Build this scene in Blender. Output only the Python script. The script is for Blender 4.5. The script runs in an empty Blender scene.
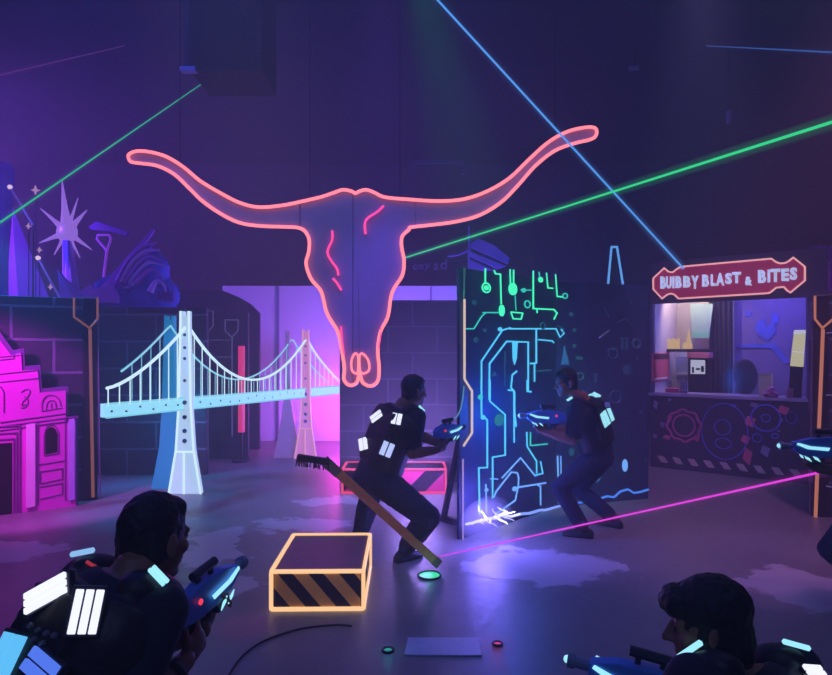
import bpy, bmesh, math, random
from mathutils import Vector as V, Matrix as M, kdtree, noise
from mathutils.bvhtree import BVHTree
random.seed(7)
VQ = 1.0
SC = bpy.context.scene
COL = SC.collection
TMP = bpy.data.scenes.new('workbench')      # meshes are shaped here, then moved into the scene
def bench_depsgraph():
    with bpy.context.temp_override(scene=TMP, view_layer=TMP.view_layers[0]):
        return bpy.context.evaluated_depsgraph_get()
F, CX, HY, EYE = 620.0, 416.0, 350.0, 1.7
UP = V((0, 0, 1))

def P(px, py, D):
    return V(((px - CX) / F * D, D, EYE - (py - HY) / F * D))

def G(px, py):
    return P(px, py, EYE * F / (py - HY))

def C(h, a=1.0):
    h = h.lstrip('#')
    out = []
    for i in (0, 2, 4):
        c = int(h[i:i + 2], 16) / 255
        out.append(c / 12.92 if c <= .04045 else ((c + .055) / 1.055) ** 2.4)
    return (*out, a)

class Wall:
    """A vertical plane: origin on the floor, horizontal unit direction d, normal n facing the camera side."""
    def __init__(s, O, d):
        s.O = V((O[0], O[1], 0)); s.d = V((d[0], d[1], 0)).normalized()
        s.n = V((s.d.y, -s.d.x, 0))
        if s.n.y > 0: s.n = -s.n
        s.rz = math.atan2(s.d.y, s.d.x)
    def at(s, u, z, off=0): return s.O + s.d * u + UP * z + s.n * off
    def px(s, px, py, off=0):
        r = P(px, py, 1.0) - V((0, 0, EYE)); c = V((0, 0, EYE))
        t = (s.O + s.n * off - c).dot(s.n) / r.dot(s.n)
        return c + r * t

# ---------------------------------------------------------------- materials
MATS = {}
def pmat(name, col, rough=.6, metal=0.0, noise=.2, scale=9.0, bump=0.0, emit=None, es=0.0, spec=.5, sample=True):
    if name in MATS: return MATS[name]
    m = bpy.data.materials.new(name); m.use_nodes = True
    nt = m.node_tree; b = nt.nodes['Principled BSDF']
    if isinstance(col, str): col = C(col)
    b.inputs['Roughness'].default_value = rough; b.inputs['Metallic'].default_value = metal
    b.inputs['Specular IOR Level'].default_value = spec
    tc = nt.nodes.new('ShaderNodeTexCoord'); nz = nt.nodes.new('ShaderNodeTexNoise')
    nz.inputs['Scale'].default_value = scale; nz.inputs['Detail'].default_value = 3
    nt.links.new(tc.outputs['Object'], nz.inputs['Vector'])
    rp = nt.nodes.new('ShaderNodeMix'); rp.data_type = 'RGBA'
    rp.inputs[6].default_value = tuple(c * (1 - noise) for c in col[:3]) + (1,)
    rp.inputs[7].default_value = tuple(min(1, c * (1 + noise)) for c in col[:3]) + (1,)
    nt.links.new(nz.outputs['Fac'], rp.inputs[0]); nt.links.new(rp.outputs[2], b.inputs['Base Color'])
    if bump:
        bp = nt.nodes.new('ShaderNodeBump'); bp.inputs['Strength'].default_value = bump; bp.inputs['Distance'].default_value = .02
        nt.links.new(nz.outputs['Fac'], bp.inputs['Height']); nt.links.new(bp.outputs['Normal'], b.inputs['Normal'])
    if emit:
        b.inputs['Emission Color'].default_value = C(emit) if isinstance(emit, str) else emit
        b.inputs['Emission Strength'].default_value = es
    if not sample: m.cycles.emission_sampling = 'NONE'
    MATS[name] = m
    return m

def emat(name, col, s, sample=True):
    if name in MATS: return MATS[name]
    m = pmat(name, (.02, .02, .02, 1), .4, noise=.1, emit=col, es=s, sample=sample)
    return m

def brick_mat(name, c1, c2, mortar, bw=.78, bh=.36, ms=.016):
    m = bpy.data.materials.new(name); m.use_nodes = True
    nt = m.node_tree; b = nt.nodes['Principled BSDF']; b.inputs['Roughness'].default_value = .75
    tc = nt.nodes.new('ShaderNodeTexCoord'); sx = nt.nodes.new('ShaderNodeSeparateXYZ'); cx = nt.nodes.new('ShaderNodeCombineXYZ')
    nt.links.new(tc.outputs['Object'], sx.inputs[0]); nt.links.new(sx.outputs['X'], cx.inputs['X']); nt.links.new(sx.outputs['Z'], cx.inputs['Y'])
    nz = nt.nodes.new('ShaderNodeTexNoise'); nz.inputs['Scale'].default_value = 5
    nt.links.new(tc.outputs['Object'], nz.inputs['Vector'])
    mx = nt.nodes.new('ShaderNodeMix'); mx.data_type = 'VECTOR'; mx.inputs[0].default_value = .012
    nt.links.new(cx.outputs[0], mx.inputs[4]); nt.links.new(nz.outputs['Color'], mx.inputs[5])
    bt = nt.nodes.new('ShaderNodeTexBrick'); bt.inputs['Scale'].default_value = 1
    bt.inputs['Color1'].default_value = C(c1); bt.inputs['Color2'].default_value = C(c2); bt.inputs['Mortar'].default_value = C(mortar)
    bt.inputs['Mortar Size'].default_value = ms; bt.inputs['Brick Width'].default_value = bw; bt.inputs['Row Height'].default_value = bh
    bt.inputs['Mortar Smooth'].default_value = .3
    nt.links.new(mx.outputs[1], bt.inputs['Vector']); nt.links.new(bt.outputs['Color'], b.inputs['Base Color'])
    bp = nt.nodes.new('ShaderNodeBump'); bp.inputs['Strength'].default_value = .5; bp.inputs['Distance'].default_value = .02; bp.invert = True
    nt.links.new(bt.outputs['Fac'], bp.inputs['Height']); nt.links.new(bp.outputs['Normal'], b.inputs['Normal'])
    MATS[name] = m
    return m

# ---------------------------------------------------------------- objects
def tag(o, label=None, cat=None, group=None, kind=None):
    if label: o['label'] = label
    if cat: o['category'] = cat
    if group: o['group'] = group
    if kind: o['kind'] = kind
    return o

def thing(name, label, cat, loc=(0, 0, 0), rz=0.0, group=None):
    o = bpy.data.objects.new(name, None); COL.objects.link(o)
    o.location = loc; o.rotation_euler = (0, 0, rz); o.empty_display_size = .1
    tag(o, label, cat, group)
    return o

def world(o):
    m = M.LocRotScale(o.location, o.rotation_euler, None)
    return world(o.parent) @ m if o.parent else m

def link_mesh(name, me, mats, parent=None):
    o = bpy.data.objects.new(name, me); COL.objects.link(o)
    for m in (mats if isinstance(mats, (list, tuple)) else [mats]): me.materials.append(m)
    if parent is not None:
        me.transform(world(parent).inverted()); o.parent = parent
    return o

def basis(axis, up=UP):
    a = V(axis).normalized(); s = a.cross(up)
    if s.length < 1e-4: s = a.cross(V((0, 1, 0)))
    s.normalize(); u = s.cross(a)
    return a, s, u

def catmull(pts, n=6, closed=False):
    out = []; N = len(pts)
    rng = range(N if closed else N - 1)
    for i in rng:
        g = (lambda k: pts[k % N]) if closed else (lambda k: pts[max(0, min(N - 1, k))])
        p0, p1, p2, p3 = g(i - 1), g(i), g(i + 1), g(i + 2)
        for j in range(n):
            t = j / n
            out.append(.5 * (2 * p1 + (p2 - p0) * t + (2 * p0 - 5 * p1 + 4 * p2 - p3) * t * t + (3 * p1 - p0 - 3 * p2 + p3) * t ** 3))
    if not closed: out.append(pts[-1].copy())
    return out

class MB:
    """Collects shapes in world coordinates; build() turns them into one mesh in the parent's space."""
    def __init__(s): s.bm = bmesh.new(); s.mi = 0
    def face(s, vs):
        try:
            f = s.bm.faces.new(vs); f.material_index = s.mi; return f
        except ValueError: return None
    def v(s, p): return s.bm.verts.new(p)
    def box(s, c, size, R=None):
        R = R or M.Identity(3); c = V(c); h = V(size) / 2
        q = [s.v(c + R @ V((x * h.x, y * h.y, z * h.z))) for z in (-1, 1) for y in (-1, 1) for x in (-1, 1)]
        for a in ((0, 2, 3, 1), (4, 5, 7, 6), (0, 1, 5, 4), (2, 6, 7, 3), (0, 4, 6, 2), (1, 3, 7, 5)): s.face([q[i] for i in a])
        return s
    def bar(s, p1, p2, w, h, up=UP):
        a, sd, u = basis(V(p2) - V(p1), up)
        R = M((a, sd, u)).transposed()
        return s.box((V(p1) + V(p2)) / 2, ((V(p2) - V(p1)).length, w, h), R)
    def prism(s, pts, off):
        off = V(off); a = [s.v(V(p)) for p in pts]; b = [s.v(V(p) + off) for p in pts]; n = len(a)
        s.face(a[::-1]); s.face(b)
        for i in range(n): s.face([a[i], a[(i + 1) % n], b[(i + 1) % n], b[i]])
        return s
    def tube(s, pts, r, seg=8, closed=False, r2=None):
        pts = [V(p) for p in pts]; n = len(pts)
        rad = r if isinstance(r, (list, tuple)) else [r + ((r2 if r2 is not None else r) - r) * i / max(1, n - 1) for i in range(n)]
        rings = []; prev = None
        for i in range(n):
            if closed: t = (pts[(i + 1) % n] - pts[i - 1])
            else: t = pts[min(n - 1, i + 1)] - pts[max(0, i - 1)]
            if 0 < i < n - 1 or closed:
                d1 = (pts[i] - pts[i - 1]).normalized(); d2 = (pts[(i + 1) % n] - pts[i]).normalized()
                t = d1 + d2 if (d1 + d2).length > 1e-3 else d1
                k = 1 / max(.45, math.sqrt(max(0, (1 + d1.dot(d2)) / 2)))
            else: k = 1
            t.normalize()
            if prev is None: _, sd, u = basis(t)
            else:
                sd = prev - t * prev.dot(t); sd.normalize(); u = sd.cross(t)
            prev = sd
            rr = rad[i] * (1 + (k - 1) * .5)
            rings.append([s.v(pts[i] + (sd * math.cos(a) + u * math.sin(a)) * rr) for a in (2 * math.pi * j / seg for j in range(seg))])
        m = n if closed else n - 1
        for i in range(m):
            A, B = rings[i], rings[(i + 1) % n]
            for j in range(seg): s.face([A[j], A[(j + 1) % seg], B[(j + 1) % seg], B[j]])
        if not closed: s.face(rings[0][::-1]); s.face(rings[-1])
        return s
    def loft(s, rings):
        R = [[s.v(p) for p in r] for r in rings]; n = len(R[0])
        for A, B in zip(R, R[1:]):
            for j in range(n): s.face([A[j], A[(j + 1) % n], B[(j + 1) % n], B[j]])
        s.face(R[0][::-1]); s.face(R[-1])
        return s
    def ell(s, c, R, rad, seg=16, rings=10):
        c = V(c); R = R or M.Identity(3)
        g = []
        for i in range(1, rings):
            th = math.pi * i / rings
            g.append([s.v(c + R @ V((rad[0] * math.sin(th) * math.cos(2 * math.pi * j / seg), rad[1] * math.sin(th) * math.sin(2 * math.pi * j / seg), rad[2] * math.cos(th)))) for j in range(seg)])
        t = s.v(c + R @ V((0, 0, rad[2]))); b = s.v(c - R @ V((0, 0, rad[2])))
        for A, B in zip(g, g[1:]):
            for j in range(seg): s.face([A[j], B[j], B[(j + 1) % seg], A[(j + 1) % seg]])
        for j in range(seg):
            s.face([t, g[0][j], g[0][(j + 1) % seg]]); s.face([b, g[-1][(j + 1) % seg], g[-1][j]])
        return s
    def cone(s, p1, r1, p2, r2, seg=14):
        s.tube([p1, p2], [r1, r2], seg); s.ell(p1, None, (r1,) * 3, 12, 8); s.ell(p2, None, (r2,) * 3, 12, 8)
        return s
    def chain(s, pts, rads):
        for i in range(len(pts) - 1): s.cone(pts[i], rads[i], pts[i + 1], rads[i + 1], 10)
        return s
    def disc(s, c, n, r, th=.01, seg=24, sx=1.0):
        a, sd, u = basis(n)
        ring = [V(c) + (sd * math.cos(t) * sx + u * math.sin(t)) * r for t in (2 * math.pi * i / seg for i in range(seg))]
        return s.prism(ring, a * th)
    def build(s, name, mats, parent=None, smooth=False, bevel=0.0):
        bmesh.ops.recalc_face_normals(s.bm, faces=s.bm.faces)
        me = bpy.data.meshes.new(name); s.bm.to_mesh(me); s.bm.free()
        if smooth:
            for p in me.polygons: p.use_smooth = True
        o = link_mesh(name, me, mats, parent)
        if bevel:
            md = o.modifiers.new('bevel', 'BEVEL'); md.width = bevel; md.segments = 2; md.limit_method = 'ANGLE'
        return o
    def remesh(s, name, mats, parent, voxel, smooth=3, lump=0.0):
        bmesh.ops.recalc_face_normals(s.bm, faces=s.bm.faces)
        me = bpy.data.meshes.new('t'); s.bm.to_mesh(me); s.bm.free()
        o = bpy.data.objects.new('t', me); TMP.collection.objects.link(o)
        r = o.modifiers.new('r', 'REMESH'); r.mode = 'VOXEL'; r.voxel_size = voxel * VQ; r.use_smooth_shade = True
        k = o.modifiers.new('s', 'SMOOTH'); k.iterations = smooth; k.factor = .5
        dg = bench_depsgraph()
        me2 = bpy.data.meshes.new_from_object(o.evaluated_get(dg), depsgraph=dg)
        bpy.data.objects.remove(o); bpy.data.meshes.remove(me)
        me2.name = name; me2.materials.clear()
        if lump:
            for v in me2.vertices: v.co += v.normal * lump * noise.noise(v.co * 38)
        for p in me2.polygons: p.use_smooth = True; p.material_index = 0
        return link_mesh(name, me2, mats, parent)

def copy_tree(o, parent=None):
    c = o.copy(); COL.objects.link(c)
    if parent is not None: c.parent = parent
    for ch in list(o.children): copy_tree(ch, c)
    return c

def light(kind, name, loc, aim, col, e, size=.3, angle=60, blend=.6, size_y=None, vol=1.0, spec=1.0):
    d = bpy.data.lights.new(name, kind); d.energy = e; d.color = C(col)[:3] if isinstance(col, str) else col
    o = bpy.data.objects.new(name, d); COL.objects.link(o); o.location = loc
    d.volume_factor = vol; d.specular_factor = spec
    if aim is not None: o.rotation_euler = (V(aim) - V(loc)).to_track_quat('-Z', 'Y').to_euler()
    if kind == 'AREA':
        d.size = size
        if size_y: d.shape = 'RECTANGLE'; d.size_y = size_y
    else: d.shadow_soft_size = size
    if kind == 'SPOT': d.spot_size = math.radians(angle); d.spot_blend = blend
    return o

# ---------------------------------------------------------------- camera, view, haze
cd = bpy.data.cameras.new('camera'); cam = bpy.data.objects.new('camera', cd); COL.objects.link(cam)
cam.location = (0, 0, EYE); cam.rotation_euler = (math.pi / 2, 0, 0)
cd.sensor_width = 36; cd.lens = F / 832 * 36; cd.shift_y = 12.5 / 832; cd.clip_start = .05
SC.camera = cam
SC.view_settings.view_transform = 'Standard'; SC.view_settings.look = 'None'
SC.view_settings.exposure = 0; SC.view_settings.gamma = 1; SC.view_settings.use_curve_mapping = False
w = bpy.data.worlds.new('world'); SC.world = w; w.use_nodes = True
nt = w.node_tree; nt.nodes['Background'].inputs[0].default_value = (.01, .01, .03, 1)
vs = nt.nodes.new('ShaderNodeVolumeScatter'); vs.inputs['Density'].default_value = .04; vs.inputs['Anisotropy'].default_value = .2
vs.inputs['Color'].default_value = (.9, .9, 1, 1)
nt.links.new(vs.outputs[0], nt.nodes['World Output'].inputs['Volume'])

# ---------------------------------------------------------------- room shell
def floor_mat():
    m = bpy.data.materials.new('worn concrete floor'); m.use_nodes = True
    nt = m.node_tree; b = nt.nodes['Principled BSDF']; L = nt.links.new
    tc = nt.nodes.new('ShaderNodeTexCoord')
    def nz(scale, det=4, vec=None):
        n = nt.nodes.new('ShaderNodeTexNoise'); n.inputs['Scale'].default_value = scale; n.inputs['Detail'].default_value = det
        L(vec or tc.outputs['Object'], n.inputs['Vector']); return n
    def math_(op, a, b_=None, clamp=False):
        n = nt.nodes.new('ShaderNodeMath'); n.operation = op; n.use_clamp = clamp
        for i, x in enumerate((a, b_)):
            if x is None: continue
            if isinstance(x, (int, float)): n.inputs[i].default_value = x
            else: L(x, n.inputs[i])
        return n.outputs[0]
    warp = nz(2.4, 9); warp.inputs['Roughness'].default_value = .62
    vm = nt.nodes.new('ShaderNodeVectorMath'); vm.operation = 'MULTIPLY_ADD'
    vm.inputs[1].default_value = (1.3, 1.0, 0); vm.inputs[2].default_value = (-.65, -.5, 0)
    L(warp.outputs['Color'], vm.inputs[0])
    va = nt.nodes.new('ShaderNodeVectorMath'); va.operation = 'ADD'
    L(tc.outputs['Object'], va.inputs[0]); L(vm.outputs[0], va.inputs[1])
    tot = None
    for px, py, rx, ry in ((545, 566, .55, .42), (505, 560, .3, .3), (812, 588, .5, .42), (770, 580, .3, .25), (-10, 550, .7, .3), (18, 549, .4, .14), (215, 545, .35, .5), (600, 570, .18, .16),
                           (225, 585, .3, .2), (300, 525, .5, .3), (330, 500, .5, .2)):  # peeled patches; those before the bridge paint in a bluish floor reflection
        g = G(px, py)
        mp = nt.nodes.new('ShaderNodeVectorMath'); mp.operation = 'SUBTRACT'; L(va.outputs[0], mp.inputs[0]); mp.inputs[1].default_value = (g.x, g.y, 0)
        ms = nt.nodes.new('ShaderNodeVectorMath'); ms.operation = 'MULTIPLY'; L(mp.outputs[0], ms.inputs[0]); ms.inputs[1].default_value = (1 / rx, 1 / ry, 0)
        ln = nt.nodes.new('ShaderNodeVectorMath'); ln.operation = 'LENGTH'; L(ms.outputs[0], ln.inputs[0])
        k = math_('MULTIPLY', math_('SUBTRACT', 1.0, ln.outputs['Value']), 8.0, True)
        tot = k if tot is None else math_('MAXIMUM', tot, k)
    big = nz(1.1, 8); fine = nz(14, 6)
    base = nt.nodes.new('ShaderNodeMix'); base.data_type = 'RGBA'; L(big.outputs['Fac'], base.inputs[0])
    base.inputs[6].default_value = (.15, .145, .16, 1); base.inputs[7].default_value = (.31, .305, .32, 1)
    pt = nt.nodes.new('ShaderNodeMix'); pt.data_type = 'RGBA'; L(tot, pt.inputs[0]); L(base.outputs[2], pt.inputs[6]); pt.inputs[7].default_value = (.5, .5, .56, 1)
    L(pt.outputs[2], b.inputs['Base Color'])
    rg = math_('ADD', math_('MULTIPLY', fine.outputs['Fac'], .4), .22)
    L(rg, b.inputs['Roughness'])
    h = math_('ADD', math_('MULTIPLY', tot, -.5), math_('MULTIPLY', fine.outputs['Fac'], .5))
    bp = nt.nodes.new('ShaderNodeBump'); bp.inputs['Strength'].default_value = .35; bp.inputs['Distance'].default_value = .015
    L(h, bp.inputs['Height']); L(bp.outputs['Normal'], b.inputs['Normal'])
    return m

def struct(name, c, size, mat):
    mb = MB(); mb.box(c, size); o = mb.build(name, mat); tag(o, kind='structure'); return o
dark = pmat('dark painted wall', '#2a2736', .85, noise=.25, scale=2)
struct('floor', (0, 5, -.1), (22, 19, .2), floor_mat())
struct('ceiling', (0, 5, 5.7), (22, 19, .2), pmat('dark ceiling paint', '#1c1b26', .9, noise=.3, scale=3))
struct('wall_back', (0, 13.1, 2.8), (22, .2, 5.6), dark)
struct('wall_left', (-10.1, 5, 2.8), (.2, 16, 5.6), dark)
struct('wall_right', (10.1, 5, 2.8), (.2, 16, 5.6), dark)
struct('wall_front', (0, -3.1, 2.8), (22, .2, 5.6), dark)
# ---------------------------------------------------------------- brick panels
BR1 = brick_mat('dark block panel with pale joints', '#2b2a3a', '#343246', '#6a6580')
BR2 = brick_mat('grey violet block panel', '#6d6880', '#777188', '#938da6', .62, .33, .012)
post_m = pmat('black painted post', '#17161f', .55)
edge_m = pmat('violet grey edge paint', '#6a5f80', .6)
neon_orange = emat('dull orange neon', '#e08a70', .3, False)
neon_orange2 = emat('bright orange neon', '#ff9a78', .5, False)
neon_lav = emat('lavender thin neon', '#8a7fd0', .28, False)

def brick_panel(label, W, u0, u1, H, mat, thick=.1, name='brick_panel'):
    c = W.at(u0, 0); t = thing(name, label, 'wall panel', c, W.rz)
    mb = MB(); mb.prism([W.at(u0, .0), W.at(u1, .0), W.at(u1, H), W.at(u0, H)], -W.n * thick); mb.build('board', mat, t, bevel=.008)
    for u in (u0 + .3, u1 - .3):
        mb = MB(); mb.prism([W.at(u - .03, 0, -thick), W.at(u + .03, 0, -thick), W.at(u + .03, .06, -thick), W.at(u - .03, .06, -thick)], -W.n * .45); mb.build('foot', post_m, t)
    t['group'] = 'movable block wall panels'
    return t

def neon_post(t, W, px_sh, px_stem, mat, half=.075, H=2.28, ucen=None):
    """Square post with a shield of neon tube above a long straight neon stem, all traced on W."""
    a, b = px_stem
    pa = W.px(*a); u = (pa - W.O).dot(W.d) if ucen is None else ucen
    mb = MB(); mb.prism([W.at(u - half, 0, .012), W.at(u + half, 0, .012), W.at(u + half, H, .012), W.at(u - half, H, .012)], -W.n * .16)
    po = mb.build('post', post_m, t, bevel=.006)
    mb = MB(); mb.tube([W.px(x, y, .03) for x, y in px_sh], .013, 6); mb.build('shield_neon', mat, t)
    mb = MB(); mb.tube([W.px(*a, .03), W.px(*b, .03)], .017, 8); mb.build('stem_neon', mat, t)

WA = Wall((-3.56, 7.1), (-math.cos(math.radians(33)), -math.sin(math.radians(33))))
tA = brick_panel('dark block wall panel behind the magenta mission front, ending in an orange neon post', WA, .12, 2.9, 2.28, BR1)
neon_post(tA, WA, [(74, 297.5), (74, 317), (89.5, 328), (97.5, 319), (97.5, 297.5)], ((90, 329), (93, 497)), neon_orange)
mb = MB(); mb.tube([WA.px(98, 329, .03), WA.px(100, 497, .03)], .008, 6); mb.tube([WA.px(74, 298, .03), WA.px(97, 298, .03)], .008, 6); mb.build('side_strip', edge_m, tA)

WB = Wall((-5.1, 8.42), (1, 0))
tB = brick_panel('dark block wall panel with pale joints behind the left bridge tower', WB, 0, 2.25, 2.28, BR1)
WB2 = Wall((-2.78, 8.75), (-.15 + .32, .95))
WB2 = Wall((-2.82, 8.8), (.13, .99))
WC = Wall((-.98, 7.95), (1, 0))
tC = brick_panel('grey violet block wall panel behind the crouching player and pink crate', WC, 0, 2.1, 2.34, BR2)

# panel with two thin shield outlines, seen between the bridge towers
WD = Wall((-3.35, 9.7), (1, 0.0))
tD = thing('outline_panel', 'dark panel with two thin shield outlines seen through the bridge cables', 'wall panel', WD.at(0, 0), WD.rz)
mb = MB(); mb.prism([WD.at(0, 0), WD.at(.72, 0), WD.at(.72, 2.28), WD.at(0, 2.28)], -WD.n * .08); mb.build('board', pmat('dark slate panel', '#2c2b40', .7), tD)
for sh, st in (([(200, 311), (200, 326), (206.5, 333), (213, 326), (213, 311), (200, 311)], ((208, 333), (208, 462))), ([(225, 320), (225, 331), (231.5, 337), (238, 331), (238, 320), (225, 320)], ((232, 337), (232, 436)))):
    mb = MB(); mb.tube([WD.px(x, y, .02) for x, y in sh], .010, 6); mb.tube([WD.px(*st[0], .02), WD.px(*st[1], .02)], .010, 6); mb.build('shield_outline', neon_lav, tD)
for y in (340, 357):
    mb = MB(); mb.tube([WD.px(209, y, .02), WD.px(231, y, .02)], .008, 6); mb.build('cross_line', neon_lav, tD)

# dark arch-cut panel and the violet lit backdrop
WE = Wall((-4.6, 10.6), (1, 0))
t = thing('arch_panel', 'dark panel with a curved cut corner in front of the violet backdrop', 'wall panel', WE.at(0, 0), 0)
pts = [WE.at(0, 0), WE.px(259, 350) * 1.0]
x259 = WE.px(259, 350).x; 
prof = [(-4.6, 0), (x259, 0)] + [(WE.px(px, py).x, WE.px(px, py).z) for px, py in ((259, 313), (250, 304), (238, 297), (222, 290.5))] + [(-4.6, 2.74)]
mb = MB(); mb.prism([V((x, 10.6, z)) for x, z in prof], (0, .1, 0)); mb.build('board', pmat('blue black panel', '#23213a', .75), t)
WF = Wall((-3.62, 11.6), (1, 0))
t = thing('backdrop_panel', 'plain violet lit backdrop panel behind the skull and bridge', 'wall panel', WF.at(0, 0), 0)
mb = MB(); mb.prism([WF.at(0, 0), WF.at(5.6, 0), WF.at(5.6, 2.9), WF.at(0, 2.9)], (0, .1, 0)); mb.build('board', pmat('white backdrop board', '#e0d6f2', .8, noise=.06, scale=1.5), t)
for u in (1.05, 3.9):
    mb = MB(); mb.bar(WF.at(u, 0, .03), WF.at(u, 2.88, .03), .03, .03); mb.build('batten', pmat('grey batten', '#8d83ad', .7), t)

# pink tube light on a stand
t = thing('pink_light_tube', 'upright pink light tube standing behind the bridge deck', 'light tube', (-2.72, 9.45, 0))
mb = MB(); mb.tube([P(241.5, 346, 9.45), P(241.5, 432, 9.45)], .052, 12); mb.build('tube', emat('pink light tube glow', '#ff3d8f', .7), t)
q = P(241.5, 432, 9.45); mb = MB(); mb.tube([V((q.x, q.y, .03)), q], .02, 8); mb.disc((q.x, q.y, .0), (0, 0, 1), .14, .03); mb.build('stand', post_m, t)

# ---------------------------------------------------------------- mission front
WM = Wall(WA.O + WA.n * .16, WA.d)
mg = pmat('magenta painted board', '#e63ad0', .65, noise=.08, scale=4)
mgd = pmat('violet outline paint', '#6b3a86', .65, noise=.1)
mline = pmat('dark purple drawn line', '#7d1f86', .7)
pil = pmat('pale pink pilaster paint', '#ffc9f4', .6, noise=.05)
hole = pmat('black opening', '#08060c', .9)
t = thing('mission_facade', 'magenta stepped mission church front with pale pilasters and dark doorway', 'stage facade', WM.px(79, 498), WM.rz)
UC = (WM.px(-30, 350) - WM.O).dot(WM.d)    # the axis of the front, outside the frame
def mu(px, py, off=0): 
    q = WM.px(px, py, off); return ((q - WM.O).dot(WM.d), q.z)
def sym(pts):
    h = [mu(*p) for p in pts]
    return h + [(2 * UC - u, z) for u, z in h[::-1]]
def mprism(pts_uz, off, th, mat, name, bevel=.0):
    mb = MB(); mb.prism([WM.at(u, z, off) for u, z in pts_uz], WM.n * th); return mb.build(name, mat, t, bevel=bevel)
o1 = [(78, 498.5), (78, 416), (68, 416.5), (68, 386.5), (42, 388.5), (40, 365), (25, 366), (24, 348), (13, 350), (0, 332), (-12, 322)]
o2 = [(75.5, 498.5), (75.5, 420), (65.5, 420.5), (65.5, 390.5), (39.5, 392.5), (37.5, 369.5), (22, 370.5), (21, 353), (11, 355), (-2, 338), (-14, 328)]
def flat(pts): 
    s_ = sym(pts); s_[0] = (s_[0][0], 0.0); s_[-1] = (s_[-1][0], 0.0); return s_
mprism(flat(o1), -.05, .08, mgd, 'outline_board')
mprism(flat(o2), .03, .02, mg, 'wall_face')
def mrect(x0, y0, x1, y1, off, th, mat, name):
    a, b, c, d = mu(x0, y0), mu(x1, y0), mu(x1, y1), mu(x0, y1)
    return mprism([a, b, c, d], off, th, mat, name)
def mquad(p, off, th, mat, name): return mprism([mu(*q) for q in p], off, th, mat, name)
mquad([(26, 424), (35, 422.5), (35, 504.5), (26, 506.5)], .05, .03, pil, 'pilaster')
mquad([(68, 419), (74, 418), (74, 498), (68, 499)], .05, .03, pmat('lavender pilaster paint', '#c9a8f5', .6), 'pilaster')
def mlines(segs, r=.006, off=.056, mat=None, name='drawn_line'):
    mb = MB()
    for s_ in segs: mb.tube([WM.at(*mu(x, y), off) for x, y in s_], r, 5)
    return mb.build(name, mat or mline, t)
mlines([[(0, 434 - 4), (74, 420)], [(0, 426), (74, 416.5)], [(0, 422), (66, 413)]], .008, name='cornice')
mlines([[(0, 374), (37, 370)], [(0, 357), (20, 355)], [(0, 360), (14, 358.5), (14, 354)], [(0, 382), (39, 378)]], .006, name='gable_line')
mlines([[(38, 420), (38, 504)], [(65, 419), (65, 499)], [(38, 464), (64, 460)], [(40, 471), (62, 467.5), (62, 478), (40, 482.5), (40, 471)], [(40, 486), (62, 482), (62, 493), (40, 498)]], .006, name='wall_moulding')
mlines([catmull([V((x, y, 0)) for x, y in c], 5) for c in ()], name='x') if False else None
def curve(c, n=5): return [(p.x, p.y) for p in catmull([V((x, y, 0)) for x, y in c], n)]
mlines([curve([(42, 410), (42, 402), (46, 396), (52, 395), (58, 398), (61, 406)]), curve([(46, 410), (47, 403), (51, 400), (55, 402), (56, 408)]), [(41, 411), (62, 407.5)], curve([(51, 408), (51, 404), (52, 403)])], .006, name='arch_ornament')
mlines([curve([(21, 392), (26, 389), (30, 391), (27, 397), (23, 401), (22, 405), (26, 404)]), curve([(24, 396), (28, 400), (26, 406), (21, 408)])], .006, name='scroll_ornament')
mlines([[(4, 412), (4, 392)] , curve([(4, 392), (1, 387), (-4, 385)])], .008, name='niche')
for k, (x, y) in enumerate(((20, 425), (17, 432), (14, 438))):
    u, z = mu(x, y); mb = MB()
    mb.tube([WM.at(u, .0, .056), WM.at(u, z, .056), WM.at(2 * UC - u, z, .056), WM.at(2 * UC - u, 0, .056)], .009, 6); mb.build('door_frame', mline, t)
u, z = mu(12, 442); mprism([(u, .0), (u, z), (2 * UC - u, z), (2 * UC - u, 0)], .05, .006, hole, 'doorway')
mprism([mu(x, y) for x, y in ((45.5, 453.5), (57, 451), (57, 433))] + [mu(x, y) for x, y in curve([(57, 433), (54.5, 428), (51, 426.5), (47.5, 429), (45.5, 435)])], .05, .008, hole, 'window_opening')
mlines([[(44, 455), (58.5, 452.5), (58.5, 432)] , curve([(58.5, 432), (55, 426), (51, 424.5), (46.5, 427), (44, 435)]), [(44, 435), (44, 455)]], .006, name='window_frame')

# ---------------------------------------------------------------- bridge
white_glow = emat('white glowing bridge tower', '#d2f1ff', 1.25)
cyan_glow = emat('cyan white glowing bridge rail', '#92e4ff', .95)
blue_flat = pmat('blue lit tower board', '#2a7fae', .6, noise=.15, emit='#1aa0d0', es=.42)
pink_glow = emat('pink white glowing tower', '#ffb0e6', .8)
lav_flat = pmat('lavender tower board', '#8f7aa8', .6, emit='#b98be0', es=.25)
dot_m = pmat('grey tower bolt', '#5c6f8c', .5)
Bd = V((1.0, 2.39, 0)).normalized(); Bn = V((Bd.y, -Bd.x, 0))     # along the bridge, and its near side
T1 = V((-2.73, 7.37, 0)); T2 = V((-1.73, 9.76, 0)); WID = .31
L0 = V((-3.17, 6.32, 0)); R0 = V((-1.31, 10.72, 0))
br = thing('model_bridge', 'glowing white model suspension bridge with four towers and hanging cables', 'model bridge', (T1 + T2) / 2 * 1)
br.location.z = 0
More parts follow.
